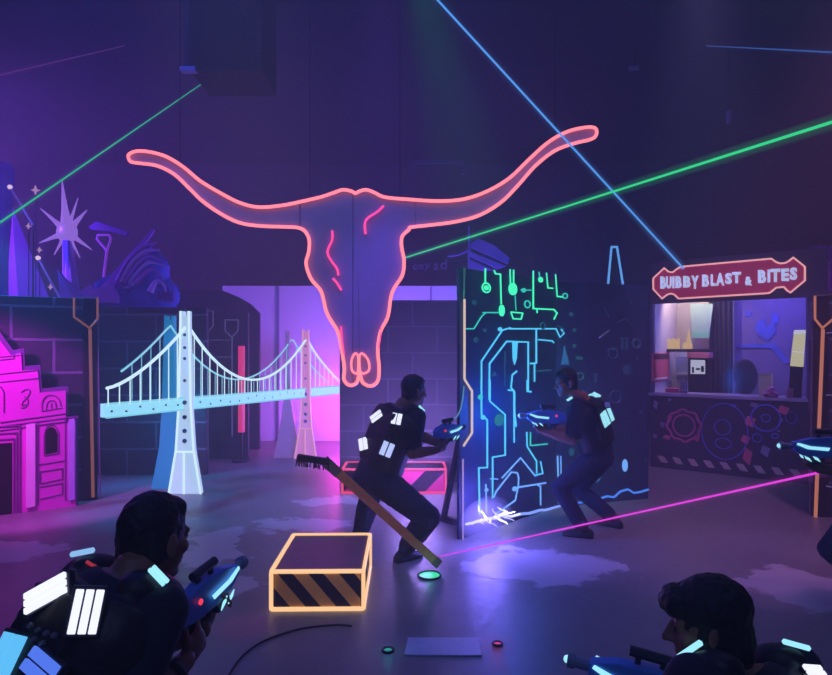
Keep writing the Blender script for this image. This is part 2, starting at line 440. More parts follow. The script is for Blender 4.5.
def tower(c, H, wb, wt, mat, name, glow=None, bolts=True):
    # shaft tapering from a flared foot; faces the camera along the bridge's near side
    a = V((1, 0, 0)); n = V((0, -1, 0))
    prof = [(wb, 0), (wb * .55, H * .24), (wt * 1.15, H * .48), (wt, H * .7), (wt * .8, H * .95), (wt * .8, H), (wt * .3, H), (wt * .3, H * .975)]
    pts = [c + a * w_ + UP * z for w_, z in prof] + [c - a * w_ + UP * z for w_, z in prof[::-1]]
    mb = MB(); mb.prism([p - n * .05 for p in pts], n * .1); o = mb.build(name, mat, br, bevel=.008)
    if glow:
        mb = MB()
        for sg in (-1, 1): mb.tube([c + a * sg * w_ + UP * z + n * .055 for w_, z in prof[:6]], .013, 6)
        mb.tube([c + n * .055 + a * (-wb * .50) + UP * H * .23, c + n * .055 + a * (wb * .5) + UP * H * .23], .012, 6)
        mb.tube([c + n * .055 + UP * .0 + a * wb * -.05, c + n * .055 + UP * H * .23 - a * wb * .05], .012, 6)
        mb.build('edge_light', glow, o)
    if bolts:
        for z in (.8, .87, .74, .62, .50, .42, .345, .29):
            mb = MB(); mb.disc(c + UP * H * z + n * .05, n, .018 if z > .6 else .026, .012, 12); mb.build('bolt', dot_m, o)
    return o
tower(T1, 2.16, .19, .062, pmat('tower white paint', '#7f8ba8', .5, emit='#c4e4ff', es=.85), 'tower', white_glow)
tower(V((-3.02, 7.62, 0)), 2.12, .22, .075, blue_flat, 'tower', None, False)
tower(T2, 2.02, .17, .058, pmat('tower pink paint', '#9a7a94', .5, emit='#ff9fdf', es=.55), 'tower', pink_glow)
tower(V((-2.02, 9.78, 0)), 2.0, .22, .04, lav_flat, 'tower', None, False)
off = Bn * .14
mb = MB(); mb.prism([L0 + UP * 1.01, R0 + UP * .95, R0 + UP * 1.08, L0 + UP * 1.15], Bn * -.07)
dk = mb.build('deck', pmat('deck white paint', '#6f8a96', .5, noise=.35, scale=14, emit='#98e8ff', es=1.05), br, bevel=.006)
mb = MB()
for z, zz in ((1.15, 1.08), (1.01, .95)): mb.tube([L0 + UP * z + Bn * .01, R0 + UP * zz + Bn * .01], .011, 6)
mb.build('deck_edge_light', cyan_glow, dk)
Ltot = (R0 - L0).length
for k in range(26):
    mb = MB(); p = L0 + Bd * (Ltot * (k + .4) / 26) + Bn * .004 + UP * (1.045 + random.uniform(-.0, .07) - .065 * k / 26); mb.box(p, (.03, .01, .02)); mb.build('deck_rivet', dot_m, dk)
s1 = (T1 - L0).dot(Bd); s2 = (T2 - L0).dot(Bd)
def cable_z(s_, top1=2.0, top2=1.9, sag=1.29):
    if s_ < s1: k = s_ / s1; return 1.31 + (top1 - 1.31) * k ** 1.5
    if s_ < s2:
        k = (s_ - s1) / (s2 - s1); a = top1 * (1 - k) + top2 * k
        return a - (a - sag) * (1 - (2 * k - 1) ** 2)
    k = (s_ - s2) / (Ltot - s2); return top2 + (1.14 - top2) * k ** .75
for j, (side, mat) in enumerate(((0.02, white_glow), (-WID * .8, cyan_glow))):
    s00 = 0 if j == 0 else .42
    mb = MB(); mb.tube([L0 + Bd * s_ + Bn * side + UP * cable_z(s_) for s_ in [s00 + (Ltot - s00) * i / 60 for i in range(61)]], .017 if j == 0 else .012, 6)
    mb.build('main_cable', mat, br)
    for s_ in [.02] + [.16 + i * .136 for i in range(int((Ltot - .2) / .136))]:
        if min(abs(s_ - s1), abs(s_ - s2)) < .08: continue
        if j == 1 and s_ < .5: continue
        p = L0 + Bd * s_ + Bn * side; zd = 1.13 - .07 * s_ / Ltot
        mb = MB(); mb.tube([p + UP * zd, p + UP * cable_z(s_)], .0065 if j == 0 else .0045, 5); mb.build('hanger', mat, br)

# ---------------------------------------------------------------- longhorn skull
SD = 6.1
WS = Wall((0, SD), (1, 0))
sk = thing('longhorn_skull_sign', 'giant longhorn skull board with pink neon outline hanging above the arena', 'neon sign', (P(357, 290, SD).x, SD + .05, P(357, 290, SD).z))
def z4(x, y): return (110 + x * 250 / 582, 110 + y * 250 / 582)
def z5(x, y): return (340 + x * 280 / 652, 110 + y * 280 / 652)
def zs(x, y): return (290 + x * 130 / 382, 170 + y * 130 / 382)
Lh = [z4(*p) for p in ((492, 202), (450, 212), (400, 222), (345, 226), (300, 215), (255, 192), (210, 165), (170, 132), (130, 108), (90, 97), (60, 96), (43, 105), (48, 120), (70, 124), (110, 130), (150, 150), (185, 183), (215, 212), (255, 240), (300, 262), (350, 270), (405, 272), (445, 276))]
Lf = [zs(*p) for p in ((25, 178), (55, 200), (55, 240), (47, 275), (62, 320), (92, 358), (108, 420), (140, 475), (152, 530), (160, 585), (158, 615), (175, 633), (196, 625), (203, 600))]
Rf = [zs(*p) for p in ((206, 600), (214, 625), (237, 635), (258, 620), (262, 580), (258, 530), (266, 475), (288, 430), (300, 360), (330, 310), (335, 265), (328, 225), (330, 195), (350, 175))]
Rh = [z5(*p) for p in ((150, 285), (165, 273), (210, 268), (270, 260), (325, 245), (375, 215), (415, 175), (455, 130), (500, 95), (545, 78), (585, 68), (597, 57), (595, 43), (575, 40), (530, 50), (485, 75), (440, 115), (395, 158), (345, 188), (290, 207), (230, 212), (160, 208), (105, 203), (82, 193))]
Top = [zs(*p) for p in ((225, 58), (205, 62), (192, 68), (180, 62), (155, 58), (130, 66))]
loop = Lh + Lf[1:] + Rf + Rh[1:] + Top[:]
loop3 = [V((x, y, 0)) for x, y in loop]
def front(pxy, off): return WS.px(pxy[0], pxy[1], off)
skb = pmat('mauve painted skull board', '#a59cbc', .8, noise=.14, scale=2.2)
cl = catmull(loop3, 4, True)
clx = [(p.x, p.y) for p in cl]
def clip(poly, x, keep):
    out = []
    for i in range(len(poly)):
        a, b = poly[i], poly[(i + 1) % len(poly)]
        ia, ib = (a[0] < x) == (keep < 0), (b[0] < x) == (keep < 0)
        if ia: out.append(a)
        if ia != ib:
            k = (x - a[0]) / (b[0] - a[0]); out.append((x, a[1] + (b[1] - a[1]) * k))
    return out
for poly, nm in ((clip(clx, 299.6, -1), 'horn_board'), (clip(clip(clip(clx, 300.4, 1), 352.6, -1), 0, 1), 'face_board'), (clip(clip(clx, 353.2, 1), 415, -1), 'face_board'), (clip(clx, 415.6, 1), 'horn_board')):
    mb = MB(); mb.prism([front(p, 0) for p in poly], (0, .07, 0)); mb.build(nm, skb, sk)
neon_pink = emat('salmon pink neon', (1.0, .19, .23, 1), 1.9)
neon_hot = emat('hot pink neon', (1.0, .06, .3, 1), 1.5)
mb = MB(); mb.tube([front((p.x, p.y), .03) for p in cl], .0165, 8, True); mb.build('outline_neon', neon_pink, sk)
for nm, pts in (('brow_crack_neon', [(124, 178), (124, 205), (110, 240), (122, 268), (138, 290), (142, 310)]), ('brow_crack_neon', [(126, 318), (140, 335), (151, 353)]), ('brow_crack_neon', [(275, 105), (258, 122), (228, 142), (220, 160), (222, 188)])):
    mb = MB(); mb.tube([front((p.x, p.y), .03) for p in catmull([V((*zs(*q), 0)) for q in pts], 5)],   .011, 8); mb.build(nm, neon_hot, sk)
for pts in ([(190, 540), (200, 548), (200, 590), (194, 598), (182, 588), (181, 560)], [(214, 540), (204, 548), (206, 590), (216, 598), (232, 588), (230, 560)]):
    mb = MB(); mb.tube([front((p.x, p.y), .03) for p in catmull([V((*zs(*q), 0)) for q in pts], 5, True)], .011, 8, True); mb.build('nostril_neon', neon_pink, sk)
for pts in ([(150, 460), (152, 500), (158, 540)], [(268, 462), (264, 500), (258, 530)]):
    mb = MB(); mb.tube([front(zs(*q), .035) for q in pts], .011, 6); mb.build('cheek_neon', neon_hot, sk)
mb = MB(); mb.bar(front((358, 280), .012), front((360, 380), .012), .006, .006); mb.build('centre_seam', pmat('pale seam', '#7d7798', .7), sk)
wire = pmat('thin dark steel wire', '#15141c', .5, metal=.6)
for px, py in ((310, 200), (400, 200), (180, 165), (555, 146)):
    q = WS.px(px, py, -.1); mb = MB(); mb.tube([q, V((q.x, q.y, 5.55))], .004, 5); mb.build('hanging_wire', wire, sk)
mb = MB(); mb.bar(WS.px(262, 217, -.09), WS.px(335, 217, -.09), .05, .04); mb.bar(WS.px(440, 214, -.09), WS.px(385, 217, -.09), .05, .04); mb.bar(WS.px(355, 205, -.09), WS.px(358, 370, -.09), .05, .04); mb.build('back_brace', wire, sk)

# ---------------------------------------------------------------- crates
def stripe_mat(name, c1, c2, ang, width):
    m = bpy.data.materials.new(name); m.use_nodes = True
    nt = m.node_tree; b = nt.nodes['Principled BSDF']; b.inputs['Roughness'].default_value = .55
    tc = nt.nodes.new('ShaderNodeTexCoord'); mp = nt.nodes.new('ShaderNodeSeparateXYZ'); nt.links.new(tc.outputs['Object'], mp.inputs[0])
    ad = nt.nodes.new('ShaderNodeMath'); ad.operation = 'ADD'; nt.links.new(mp.outputs['X'], ad.inputs[0]); nt.links.new(mp.outputs['Y'], ad.inputs[1])
    mz = nt.nodes.new('ShaderNodeMath'); mz.operation = 'MULTIPLY_ADD'; nt.links.new(mp.outputs['Z'], mz.inputs[0]); mz.inputs[1].default_value = ang; nt.links.new(ad.outputs[0], mz.inputs[2])
    md = nt.nodes.new('ShaderNodeMath'); md.operation = 'PINGPONG'; nt.links.new(mz.outputs[0], md.inputs[0]); md.inputs[1].default_value = width
    gt = nt.nodes.new('ShaderNodeMath'); gt.operation = 'GREATER_THAN'; nt.links.new(md.outputs[0], gt.inputs[0]); gt.inputs[1].default_value = width / 2
    mx = nt.nodes.new('ShaderNodeMix'); mx.data_type = 'RGBA'; nt.links.new(gt.outputs[0], mx.inputs[0]); mx.inputs[6].default_value = C(c1); mx.inputs[7].default_value = C(c2)
    nt.links.new(mx.outputs[2], b.inputs['Base Color'])
    return m
def crate(label, c, rz, w_, d_, h, tube_mat, side_mats, top_mat, r=.017):
    t = thing('neon_crate', label, 'crate', (c[0], c[1], 0), rz)
    R = M.Rotation(rz, 3, 'Z'); q = lambda x, y, z: V((c[0], c[1], 0)) + R @ V((x, y, z))
    hw, hd = w_ / 2, d_ / 2
    mb = MB(); mb.box(q(0, 0, h / 2 + .006), (w_ - .03, d_ - .03, h - .03), R); mb.build('body', pmat('dark crate body', '#15121c', .7), t)
    mb = MB(); mb.box(q(0, 0, h - .008), (w_ - .04, d_ - .04, .016), R); mb.build('lid', top_mat, t)
    mb = MB(); mb.box(q(0, -hd + .012, h / 2), (w_ - .04, .012, h - .04), R); mb.build('striped_panel', side_mats, t)
    for sx in (-1, 1):
        mb = MB(); mb.box(q(sx * (hw - .012), 0, h / 2), (.012, d_ - .04, h - .04), R); mb.build('striped_panel', side_mats, t)
    e = [((-hw, -hd, r), (hw, -hd, r)), ((-hw, hd, r), (hw, hd, r)), ((-hw, -hd, r), (-hw, hd, r)), ((hw, -hd, r), (hw, hd, r)),
         ((-hw, -hd, h), (hw, -hd, h)), ((-hw, hd, h), (hw, hd, h)), ((-hw, -hd, h), (-hw, hd, h)), ((hw, -hd, h), (hw, hd, h))] + [((x, y, r), (x, y, h)) for x in (-hw, hw) for y in (-hd, hd)]
    for a, b in e:
        mb = MB(); mb.bar(q(*a), q(*b), r * 2, r * 2); mb.build('edge_light', tube_mat, t, bevel=.006)
    t['group'] = 'neon edged crates'
    return t
crate('low hazard striped crate with glowing amber edges in the foreground', (-.65, 4.44), math.radians(1), .60, .80, .258,
      emat('amber edge light', (1.0, .60, .30, 1), 1.15), stripe_mat('navy and ochre hazard stripes', '#101024', '#d9a35c', .85, .10), pmat('dusty violet lid', '#8d6474', .5, noise=.25, scale=12), .0125)
crate('pink edged crate against the block wall behind the crouching player', (-.26, 7.55), 0, 1.22, .45, .29,
      emat('pink edge light', (1.0, .08, .25, 1), 1.0), stripe_mat('dark and pink crate stripes', '#2a1430', '#d8327a', -1.0, .24), pmat('dark pink lid', '#3a2038', .6), .013)

# ---------------------------------------------------------------- broom
b0 = P(439, 568, 4.82); b0.z = .035; b1 = P(325, 461, 4.62)
t = thing('push_broom', 'wooden broom leaning upside down across the crouching player with its dark head raised', 'broom', (b0.x, b0.y, 0))
ax = (b1 - b0).normalized()
mb = MB(); mb.bar(b0, b1, .068, .035, V((0, -1, .2))); mb.build('handle', pmat('orange brown wood', '#c9855a', .6, noise=.25, scale=30), t, bevel=.006)
mb = MB(); mb.bar(b0 - ax * .0, b0 + ax * .06, .074, .04, V((0, -1, .2))); mb.build('end_cap', pmat('worn grey wood', '#7d7068', .7), t)
mb = MB(); mb.bar(b1 - ax * .14, b1 + ax * .01, .075, .045, V((0, -1, .2))); mb.build('collar', pmat('grey tape', '#6d6a6e', .7), t)
h0, h1 = P(297, 457, 4.60), P(330, 462, 4.62)
mb = MB(); mb.bar(h0, h1, .06, .045); mb.build('head_block', pmat('dark broom head', '#22211f', .8), t, bevel=.008)
mb = MB()
for i in range(60):
    k = random.random(); p = h0.lerp(h1, k) + V((0, random.uniform(-.025, .025), -.02)); mb.tube([p, p + V((random.uniform(-.008, .008), random.uniform(-.01, .01), -.045))], .003, 4)
mb.build('bristles', pmat('brown bristle', '#3a3128', .9), t)
# ---------------------------------------------------------------- circuit wall
PA, PB, PC = (.39, 5.55), (1.52, 6.72), (2.66, 7.09)
W1 = Wall(PA, (PB[0] - PA[0], PB[1] - PA[1])); W2 = Wall(PB, (PC[0] - PB[0], PC[1] - PB[1]))
l1 = (V(PB) - V(PA)).length; l2 = (V(PC) - V(PB)).length
cw = thing('circuit_wall', 'black two board wall covered with green and blue glowing circuit lines', 'wall panel', (PA[0], PA[1], 0), W1.rz)
cb = pmat('black circuit board', '#33405c', .55, noise=.5, scale=6)
for W, l in ((W1, l1), (W2, l2)):
    mb = MB(); mb.prism([W.at(0, 0), W.at(l, 0), W.at(l, 2.44), W.at(0, 2.44)], -W.n * .035); mb.build('board', cb, cw, bevel=.006)
for W, u in ((W1, .35), (W1, 1.3), (W2, .85)):
    mb = MB(); mb.bar(W.at(u, .03, -.08), W.at(u, .03, -.55), .06, .06); mb.bar(W.at(u, .03, -.5), W.at(u, 1.6, -.1), .05, .04); mb.build('rear_brace', post_m, cw)
def A(x, y): return (450 + x / 3.962, 250 + y / 3.962)
def B(x, y): return (450 + x / 3.752, 380 + y / 3.752)
def K(x, y): return (440 + x / 5.19, 420 + y / 5.19)
green = emat('green circuit light', (.05, .80, .42, 1), 1.5)
teal = emat('teal circuit light', (.03, .60, .5, 1), 1.1)
cyan = emat('cyan circuit light', (.08, .55, .90, 1), 1.3)
blue = emat('blue circuit light', (.16, .42, 1.0, 1), 1.2)
dimb = emat('dim blue circuit print', (.03, .07, .30, 1), .3, False)
dimc = emat('dim cyan circuit print', (.02, .16, .25, 1), .45, False)
vio = emat('violet white electric light', (.5, .5, 1.0, 1), 2.4)
def trace(f, pts, mat, r=.0085, name='circuit_trace', off=.008):
    q = []
    for x, y in pts:
        px, py = f(x, y); W = W1 if px <= 556 else W2; q.append(W.px(px, py, off))
    mb = MB(); mb.tube(q, r, 6); return mb.build(name, mat, cw)
def node(f, x, y, rpx, mat, ring=False, name='circuit_node', sy=1.0):
    px, py = f(x, y); W = W1 if px <= 556 else W2; c = W.px(px, py, .004); r = rpx * (c - V((0, 0, EYE))).length / F
    mb = MB()
    k = 1.0 / (.72 if W is W1 else .95)
    ring_ = [c + W.d * math.cos(a) * r * k + UP * math.sin(a) * r * sy for a in (2 * math.pi * i / 20 for i in range(20))]
    if ring: mb.tube([p + W.n * .006 for p in ring_], .008, 6, True)
    else: mb.prism(ring_, W.n * .014)
    return mb.build(name, mat, cw)
T = trace
T(A, [(140, 72), (140, 132)], green); node(A, 142, 150, 4.6, green, True); node(A, 142, 150, 2.4, green)
T(A, [(175, 80), (180, 94), (200, 96), (203, 215)], green); node(A, 203, 240, 3.0, green, sy=1.9)
T(A, [(238, 76), (240, 140)], green); T(A, [(252, 78), (252, 140)], green); node(A, 247, 155, 4.8, green, sy=1.25); T(A, [(258, 180), (262, 240)], teal, .006)
T(A, [(330, 82), (330, 232), (412, 236), (424, 250), (412, 275)], green); T(A, [(345, 232), (345, 250)], green, .008)
T(A, [(352, 86), (357, 116)], teal); node(A, 357, 118, 2.6, green)
T(A, [(382, 90), (388, 150), (408, 152)], green); T(A, [(418, 96), (425, 184), (448, 186)], green); node(A, 455, 182, 2.4, teal, True)
T(A, [(130, 248), (196, 248)], teal, .007); T(A, [(60, 312), (95, 312), (125, 264), (140, 250)], teal, .007)
T(A, [(242, 246), (250, 272), (282, 274), (288, 250), (242, 246)], green, .008); node(A, 290, 160, 2.2, teal); node(A, 305, 215, 3.4, teal, True); T(A, [(280, 158), (330, 160)], teal, .006)
node(A, 95, 208, 2.4, dimc); node(A, 102, 356, 2.6, dimc); node(A, 138, 318, 1.6, dimc); node(A, 196, 314, 2.0, cyan); node(A, 492, 318, 1.8, dimc)
T(A, [(235, 312), (420, 312), (436, 345), (452, 330), (440, 314)], cyan); T(A, [(342, 310), (342, 448), (318, 450)], cyan, .009); T(A, [(350, 355), (405, 360), (412, 368)], cyan, .008); node(A, 366, 300, 3.0, dimc, True)
T(A, [(200, 320), (240, 308)], cyan, .008)
T(A, [(205, 322), (125, 440), (125, 594)], cyan); T(A, [(310, 560), (310, 365), (225, 362), (157, 450), (155, 594)], cyan); T(A, [(306, 560), (318, 560)], cyan)
q = [W1.px(*A(*p), .004) for p in ((246, 365), (266, 365), (262, 430), (254, 455), (248, 430))]
mb = MB(); mb.prism(q, W1.n * .01); mb.build('circuit_wedge', cyan, cw)
T(A, [(335, 450), (335, 522)], cyan); T(A, [(265, 480), (247, 495), (242, 546), (256, 562), (256, 640), (262, 700)], cyan, .009); T(A, [(345, 480), (400, 476)], dimc, .012)
T(A, [(218, 400), (218, 540)], dimc, .006); T(A, [(176, 480), (170, 498), (182, 498), (176, 480)], dimc, .006)
mb = MB(); mb.prism([W2.px(*A(*p), .004) for p in ((452, 378), (472, 455), (440, 455))], W2.n * .01); mb.build('circuit_wedge', emat('blue print wedge', (.03, .2, .5, 1), .6, False), cw)
T(A, [(428, 300), (452, 312), (440, 340)], dimc, .008)
# printed symbols on the second board
T(A, [(683, 395), (683, 350), (700, 350), (700, 395)], dimb, .016); node(A, 738, 370, 4.6, dimb, True); node(A, 738, 370, 3.4, dimb, True); node(A, 645, 410, 5.0, dimb, True); T(A, [(625, 395), (660, 395)], dimb, .012)
node(A, 700, 476, 4.6, dimb); node(A, 515, 500, 3.4, emat('blue print dot', (.03, .16, .3, 1), .5, False), True); T(A, [(578, 490), (578, 525)], dimb, .02); node(A, 655, 582, 6, dimb, True); node(A, 742, 432, 1.5, dimb); node(A, 492, 380, 2, dimc); T(A, [(500, 428), (522, 430)], dimc, .02)
T(A, [(610, 230), (632, 265)], dimb, .008); T(A, [(660, 290), (700, 270), (726, 310)], dimb, .006); node(A, 720, 210, 2, dimb); node(A, 480, 255, 2, dimc); T(A, [(590, 350), (630, 320)], dimb, .014)
for x, y in ((640, 70), (718, 120), (655, 215), (600, 250), (735, 300)): node(B, x, y, 1.8, dimb)
# lower left lines
T(B, [(118, 0), (118, 130), (140, 150), (140, 328), (108, 330), (112, 505)], cyan); T(B, [(150, 0), (150, 80), (207, 130), (207, 282), (160, 290), (160, 445)], cyan)
node(B, 112, 64, 2.4, teal); node(B, 122, 140, 2.2, cyan); node(B, 182, 150, 5.0, emat('teal lamp disc', (.02, .36, .36, 1), .55), sy=1.2)
T(B, [(218, 38), (240, 40), (241, 235)], cyan); T(B, [(288, 195), (290, 250), (325, 305), (325, 350)], cyan); T(B, [(302, 195), (302, 246), (365, 240)], teal, .008); T(B, [(290, 0), (290, 42), (305, 44)], cyan, .009)
T(B, [(320, 360), (265, 292), (195, 368)], blue, .008); T(B, [(165, 440), (172, 420), (230, 346), (252, 348), (258, 366), (256, 400), (245, 452), (175, 500)], blue); T(B, [(240, 405), (262, 402), (360, 386)], blue); T(B, [(330, 395), (340, 400), (340, 470)], blue)
node(B, 240, 408, 2.2, blue); T(B, [(404, 285), (408, 462)], blue); T(B, [(416, 285), (418, 440)], blue, .006); T(B, [(135, 390), (137, 500)], blue, .008); node(B, 135, 412, 1.8, blue); T(B, [(340, 305), (348, 350), (320, 358)], cyan, .008); node(B, 400, 395, 2.2, blue)
T(B, [(150, 370), (180, 372)], blue, .007); node(B, 268, 568, 2.8, vio, sy=1.8)
node(B, 545, 365, 5, emat('soft blue lamp disc', (.05, .2, .5, 1), .6)); node(B, 455, 270, 2.5, dimc, sy=1.6); T(B, [(430, 232), (480, 222)], teal, .014); node(B, 655, 320, 2.6, blue, sy=2.2)
# electric bolt along the foot of both boards
bolt = [(60, 541), (85, 536), (105, 530), (130, 527), (150, 518), (170, 520), (195, 508), (230, 512), (262, 503), (300, 500), (340, 488), (360, 488), (410, 474), (440, 470), (470, 463), (500, 458), (530, 447), (560, 446), (590, 436), (615, 440), (640, 418), (668, 410), (690, 424), (715, 420), (745, 411)]
T(B, bolt[:9], vio, .011, 'electric_bolt'); T(B, bolt[8:14], emat('pale blue electric light', (.22, .35, 1.0, 1), 1.2), .014, 'electric_bolt'); T(B, bolt[13:], emat('blue electric light', (.06, .25, 1.0, 1), 1.0), .012, 'electric_bolt')
hot = emat('white hot spark', (.8, .75, 1.0, 1), 6.0)
random.seed(11)
for i in range(16):
    x, y = 95 + 8 * i, 530 - 2 * i; dx, dy = random.uniform(-45, 55), random.uniform(-50, 35)
    T(B, [(x, y), (x + dx * .4 + random.uniform(-6, 6), y + dy * .45), (x + dx * .7 + random.uniform(-6, 6), y + dy * .6), (x + dx, y + dy)], hot if i % 2 else vio, [.008, .006, .005, .002], 'electric_spark')

# added scattering volume that imitates the flare's glow around the sparks
sm = bpy.data.materials.new('glow scatter volume'); sm.use_nodes = True; nt = sm.node_tree; nt.nodes.remove(nt.nodes['Principled BSDF'])
vsc = nt.nodes.new('ShaderNodeVolumeScatter'); vsc.inputs['Density'].default_value = 1.7; vsc.inputs['Color'].default_value = (.95, .95, 1, 1); nt.links.new(vsc.outputs[0], nt.nodes['Material Output'].inputs['Volume'])
c = W1.px(*B(140, 520), .16); mb = MB(); mb.ell(c, M.Rotation(W1.rz, 3, 'Z'), (.34, .14, .2), 20, 12); o = mb.build('glow_puff', sm, None); tag(o, 'added violet glow volume at the foot of the circuit wall by its brightest spark', 'glow volume', None, 'stuff')
# neon strip along the left edge
ed = emat('cream edge neon', (1.0, .75, .62, 1), .75, False)
T(lambda x, y: (x, y), [(464.5, 299), (464.5, 379), (472, 391), (472, 433), (463.5, 446)], ed, .011, 'edge_neon', .02)
T(lambda x, y: (x, y), [(463, 459), (463, 541)], emat('lavender edge neon', (.62, .42, .9, 1), .6, False), .008, 'edge_neon', .02)
T(lambda x, y: (x, y), [(464.5, 268), (464, 298)], pmat('unlit edge strip', '#8f8f80', .5), .010, 'edge_strip', .02)
mb = MB(); mb.tube([W1.px(x, y, .01) for x, y in curve([(464, 386), (462.5, 400), (459, 413), (452, 420), (440, 421.5)])], .007, 6); mb.build('light_loop', emat('pale cyan wire light', (.2, .5, .75, 1), .5, False), cw)

# ---------------------------------------------------------------- food booth
OB, EB = (3.42, 9.05), (5.08, 7.76)
WK = Wall(OB, (EB[0] - OB[0], EB[1] - OB[1])); lk = (V(EB) - V(OB)).length
bo = thing('food_booth', 'dark food kiosk with lit serving window under a red neon sign', 'booth', WK.at(0, 0), WK.rz)
bdark = pmat('booth navy board', '#2c2942', .6, noise=.15); bframe = pmat('booth violet frame', '#5a4d80', .5)
bin_ = pmat('booth inner wall', '#b9b2c4', .8, noise=.1, scale=2)
def kp(u0, u1, z0, z1, off, th, mat, name, par=None, bevel=.004):
    mb = MB(); mb.prism([WK.at(u0, z0, off), WK.at(u1, z0, off), WK.at(u1, z1, off), WK.at(u0, z1, off)], WK.n * th); return mb.build(name, mat, par or bo, bevel=bevel)
HB = 2.96; ZC = 1.07; ZW = 2.37; DEP = 1.25; ur = (WK.px(806, 350) - WK.O).dot(WK.d)
counter = kp(0, lk, 0, ZC - .03, -.05, .05, bdark, 'counter_front')
kp(-.01, lk, ZC - .03, ZC + .01, -.45, .5, pmat('counter ledge', '#9c8fb4', .5), 'counter_ledge')
kp(0, lk + .05, ZW, HB, -.06, .06, pmat('fascia board', '#37304e', .6), 'fascia')
kp(0, .03, ZC, ZW, -.06, .06, bframe, 'window_post'); kp(ur, ur + .03, ZC, ZW, -.06, .06, bframe, 'window_post'); kp(ur + .03, lk, 0, ZW, -.1, .09, bdark, 'corner_panel')
mb = MB(); mb.tube([WK.px(811, 300, .02), WK.px(809, 512, .02)], .012, 6); mb.build('corner_strip', edge_m, bo)
kp(0, lk, 0, HB, -DEP, .05, bin_, 'rear_wall')
for u in (0, lk - .05):
    mb = MB(); mb.prism([WK.at(u, 0, -.06), WK.at(u + .05, 0, -.06), WK.at(u + .05, HB, -.06), WK.at(u, HB, -.06)], WK.n * (-DEP + .1)); mb.build('side_wall', pmat('booth side board', '#cfc6dc', .8), bo)
mb = MB(); mb.prism([WK.at(0, HB - .02, 0), WK.at(lk, HB - .02, 0), WK.at(lk, HB - .02, -DEP), WK.at(0, HB - .02, -DEP)], (0, 0, .04)); mb.build('roof', bdark, bo)
# glass pane
gm = bpy.data.materials.new('clear booth glass'); gm.use_nodes = True; nt = gm.node_tree; nt.nodes.remove(nt.nodes['Principled BSDF'])
tr = nt.nodes.new('ShaderNodeBsdfTransparent'); gl = nt.nodes.new('ShaderNodeBsdfGlossy'); gl.inputs['Roughness'].default_value = .16; fr = nt.nodes.new('ShaderNodeFresnel'); fr.inputs[0].default_value = 1.5
mxs = nt.nodes.new('ShaderNodeMixShader'); nt.links.new(fr.outputs[0], mxs.inputs[0]); nt.links.new(tr.outputs[0], mxs.inputs[1]); nt.links.new(gl.outputs[0], mxs.inputs[2]); nt.links.new(mxs.outputs[0], nt.nodes['Material Output'].inputs[0])
tr.inputs[0].default_value = (.93, .95, 1, 1)
kp(.03, ur, ZC + .01, ZW, -.035, .006, gm, 'window_pane', bevel=0)
# counter artwork
gp = pmat('pink gear print', '#c04a90', .6); gb = pmat('blue ring print', '#4a60d8', .6); gr = pmat('grey mauve print', '#8f86ac', .6); rp = pmat('rose print', '#d0587c', .6)
def H8(x, y): return (640 + x / 4.333, 390 + y / 4.333)
def kring(x, y, rx, ry, r, mat, name='counter_print', teeth=0):
    px, py = H8(x, y); c = WK.px(px, py, .006); sc = (c - V((0, 0, EYE))).length / F / 4.333
    pts = []
    n = 32
    for i in range(n):
        a = 2 * math.pi * i / n; k = 1 + (.10 if teeth and i % 4 < 2 else 0)
        pts.append(c + WK.d * math.cos(a) * rx * sc * 1.28 * k + UP * math.sin(a) * ry * sc * k)
    mb = MB(); mb.tube(pts, r, 6, True); return mb.build(name, mat, counter)
kring(190, 155, 46, 58, .018, gp, teeth=1); kring(190, 155, 32, 42, .014, gp); kring(365, 180, 64, 108, .008, gb); kring(357, 162, 22, 30, .007, gb); kring(360, 232, 22, 20, .007, gb)
kring(545, 122, 38, 50, .012, gb); kring(545, 122, 12, 14, .008, gb); kring(507, 208, 12, 16, .008, gb); kring(585, 200, 8, 8, .01, gb); kring(655, 120, 14, 22, .006, gb)
for x, y, w_, h_, m_ in ((478, 137, 16, 22, rp), (622, 88, 16, 18, rp), (457, 215, 14, 18, rp), (467, 288, 14, 34, rp), (543, 265, 14, 22, gr), (68, 65, 8, 18, gr), (97, 150, 8, 12, gr), (65, 200, 8, 10, gr), (128, 42, 6, 6, gr), (494, 65, 12, 10, gr), (405, 68, 10, 6, gb), (612, 130, 6, 6, gr), (602, 178, 6, 5, gr), (245, 210, 10, 12, rp), (130, 120, 8, 10, rp), (118, 205, 14, 10, rp)):
    px, py = H8(x, y); c = WK.px(px, py, 0); sc = (c - V((0, 0, EYE))).length / F / 4.333; ww, hh = w_ * sc * 1.2, h_ * sc
    mb = MB(); mb.prism([c - WK.d * ww * .5 + UP * hh, c + WK.d * ww + UP * hh * .5, c + WK.d * ww * .4 - UP * hh, c - WK.d * ww - UP * hh * .3], WK.n * .012); mb.build('counter_print', m_, counter)
cream = pmat('cream stripe paint', '#b9a9a4', .6)
for i in range(9):
    u = .10 + i * .206
    mb = MB(); mb.prism([WK.at(u, .17), WK.at(u + .09, .17), WK.at(u + .15, .08), WK.at(u + .06, .08)], WK.n * .008); mb.build('kick_stripe', cream, counter)
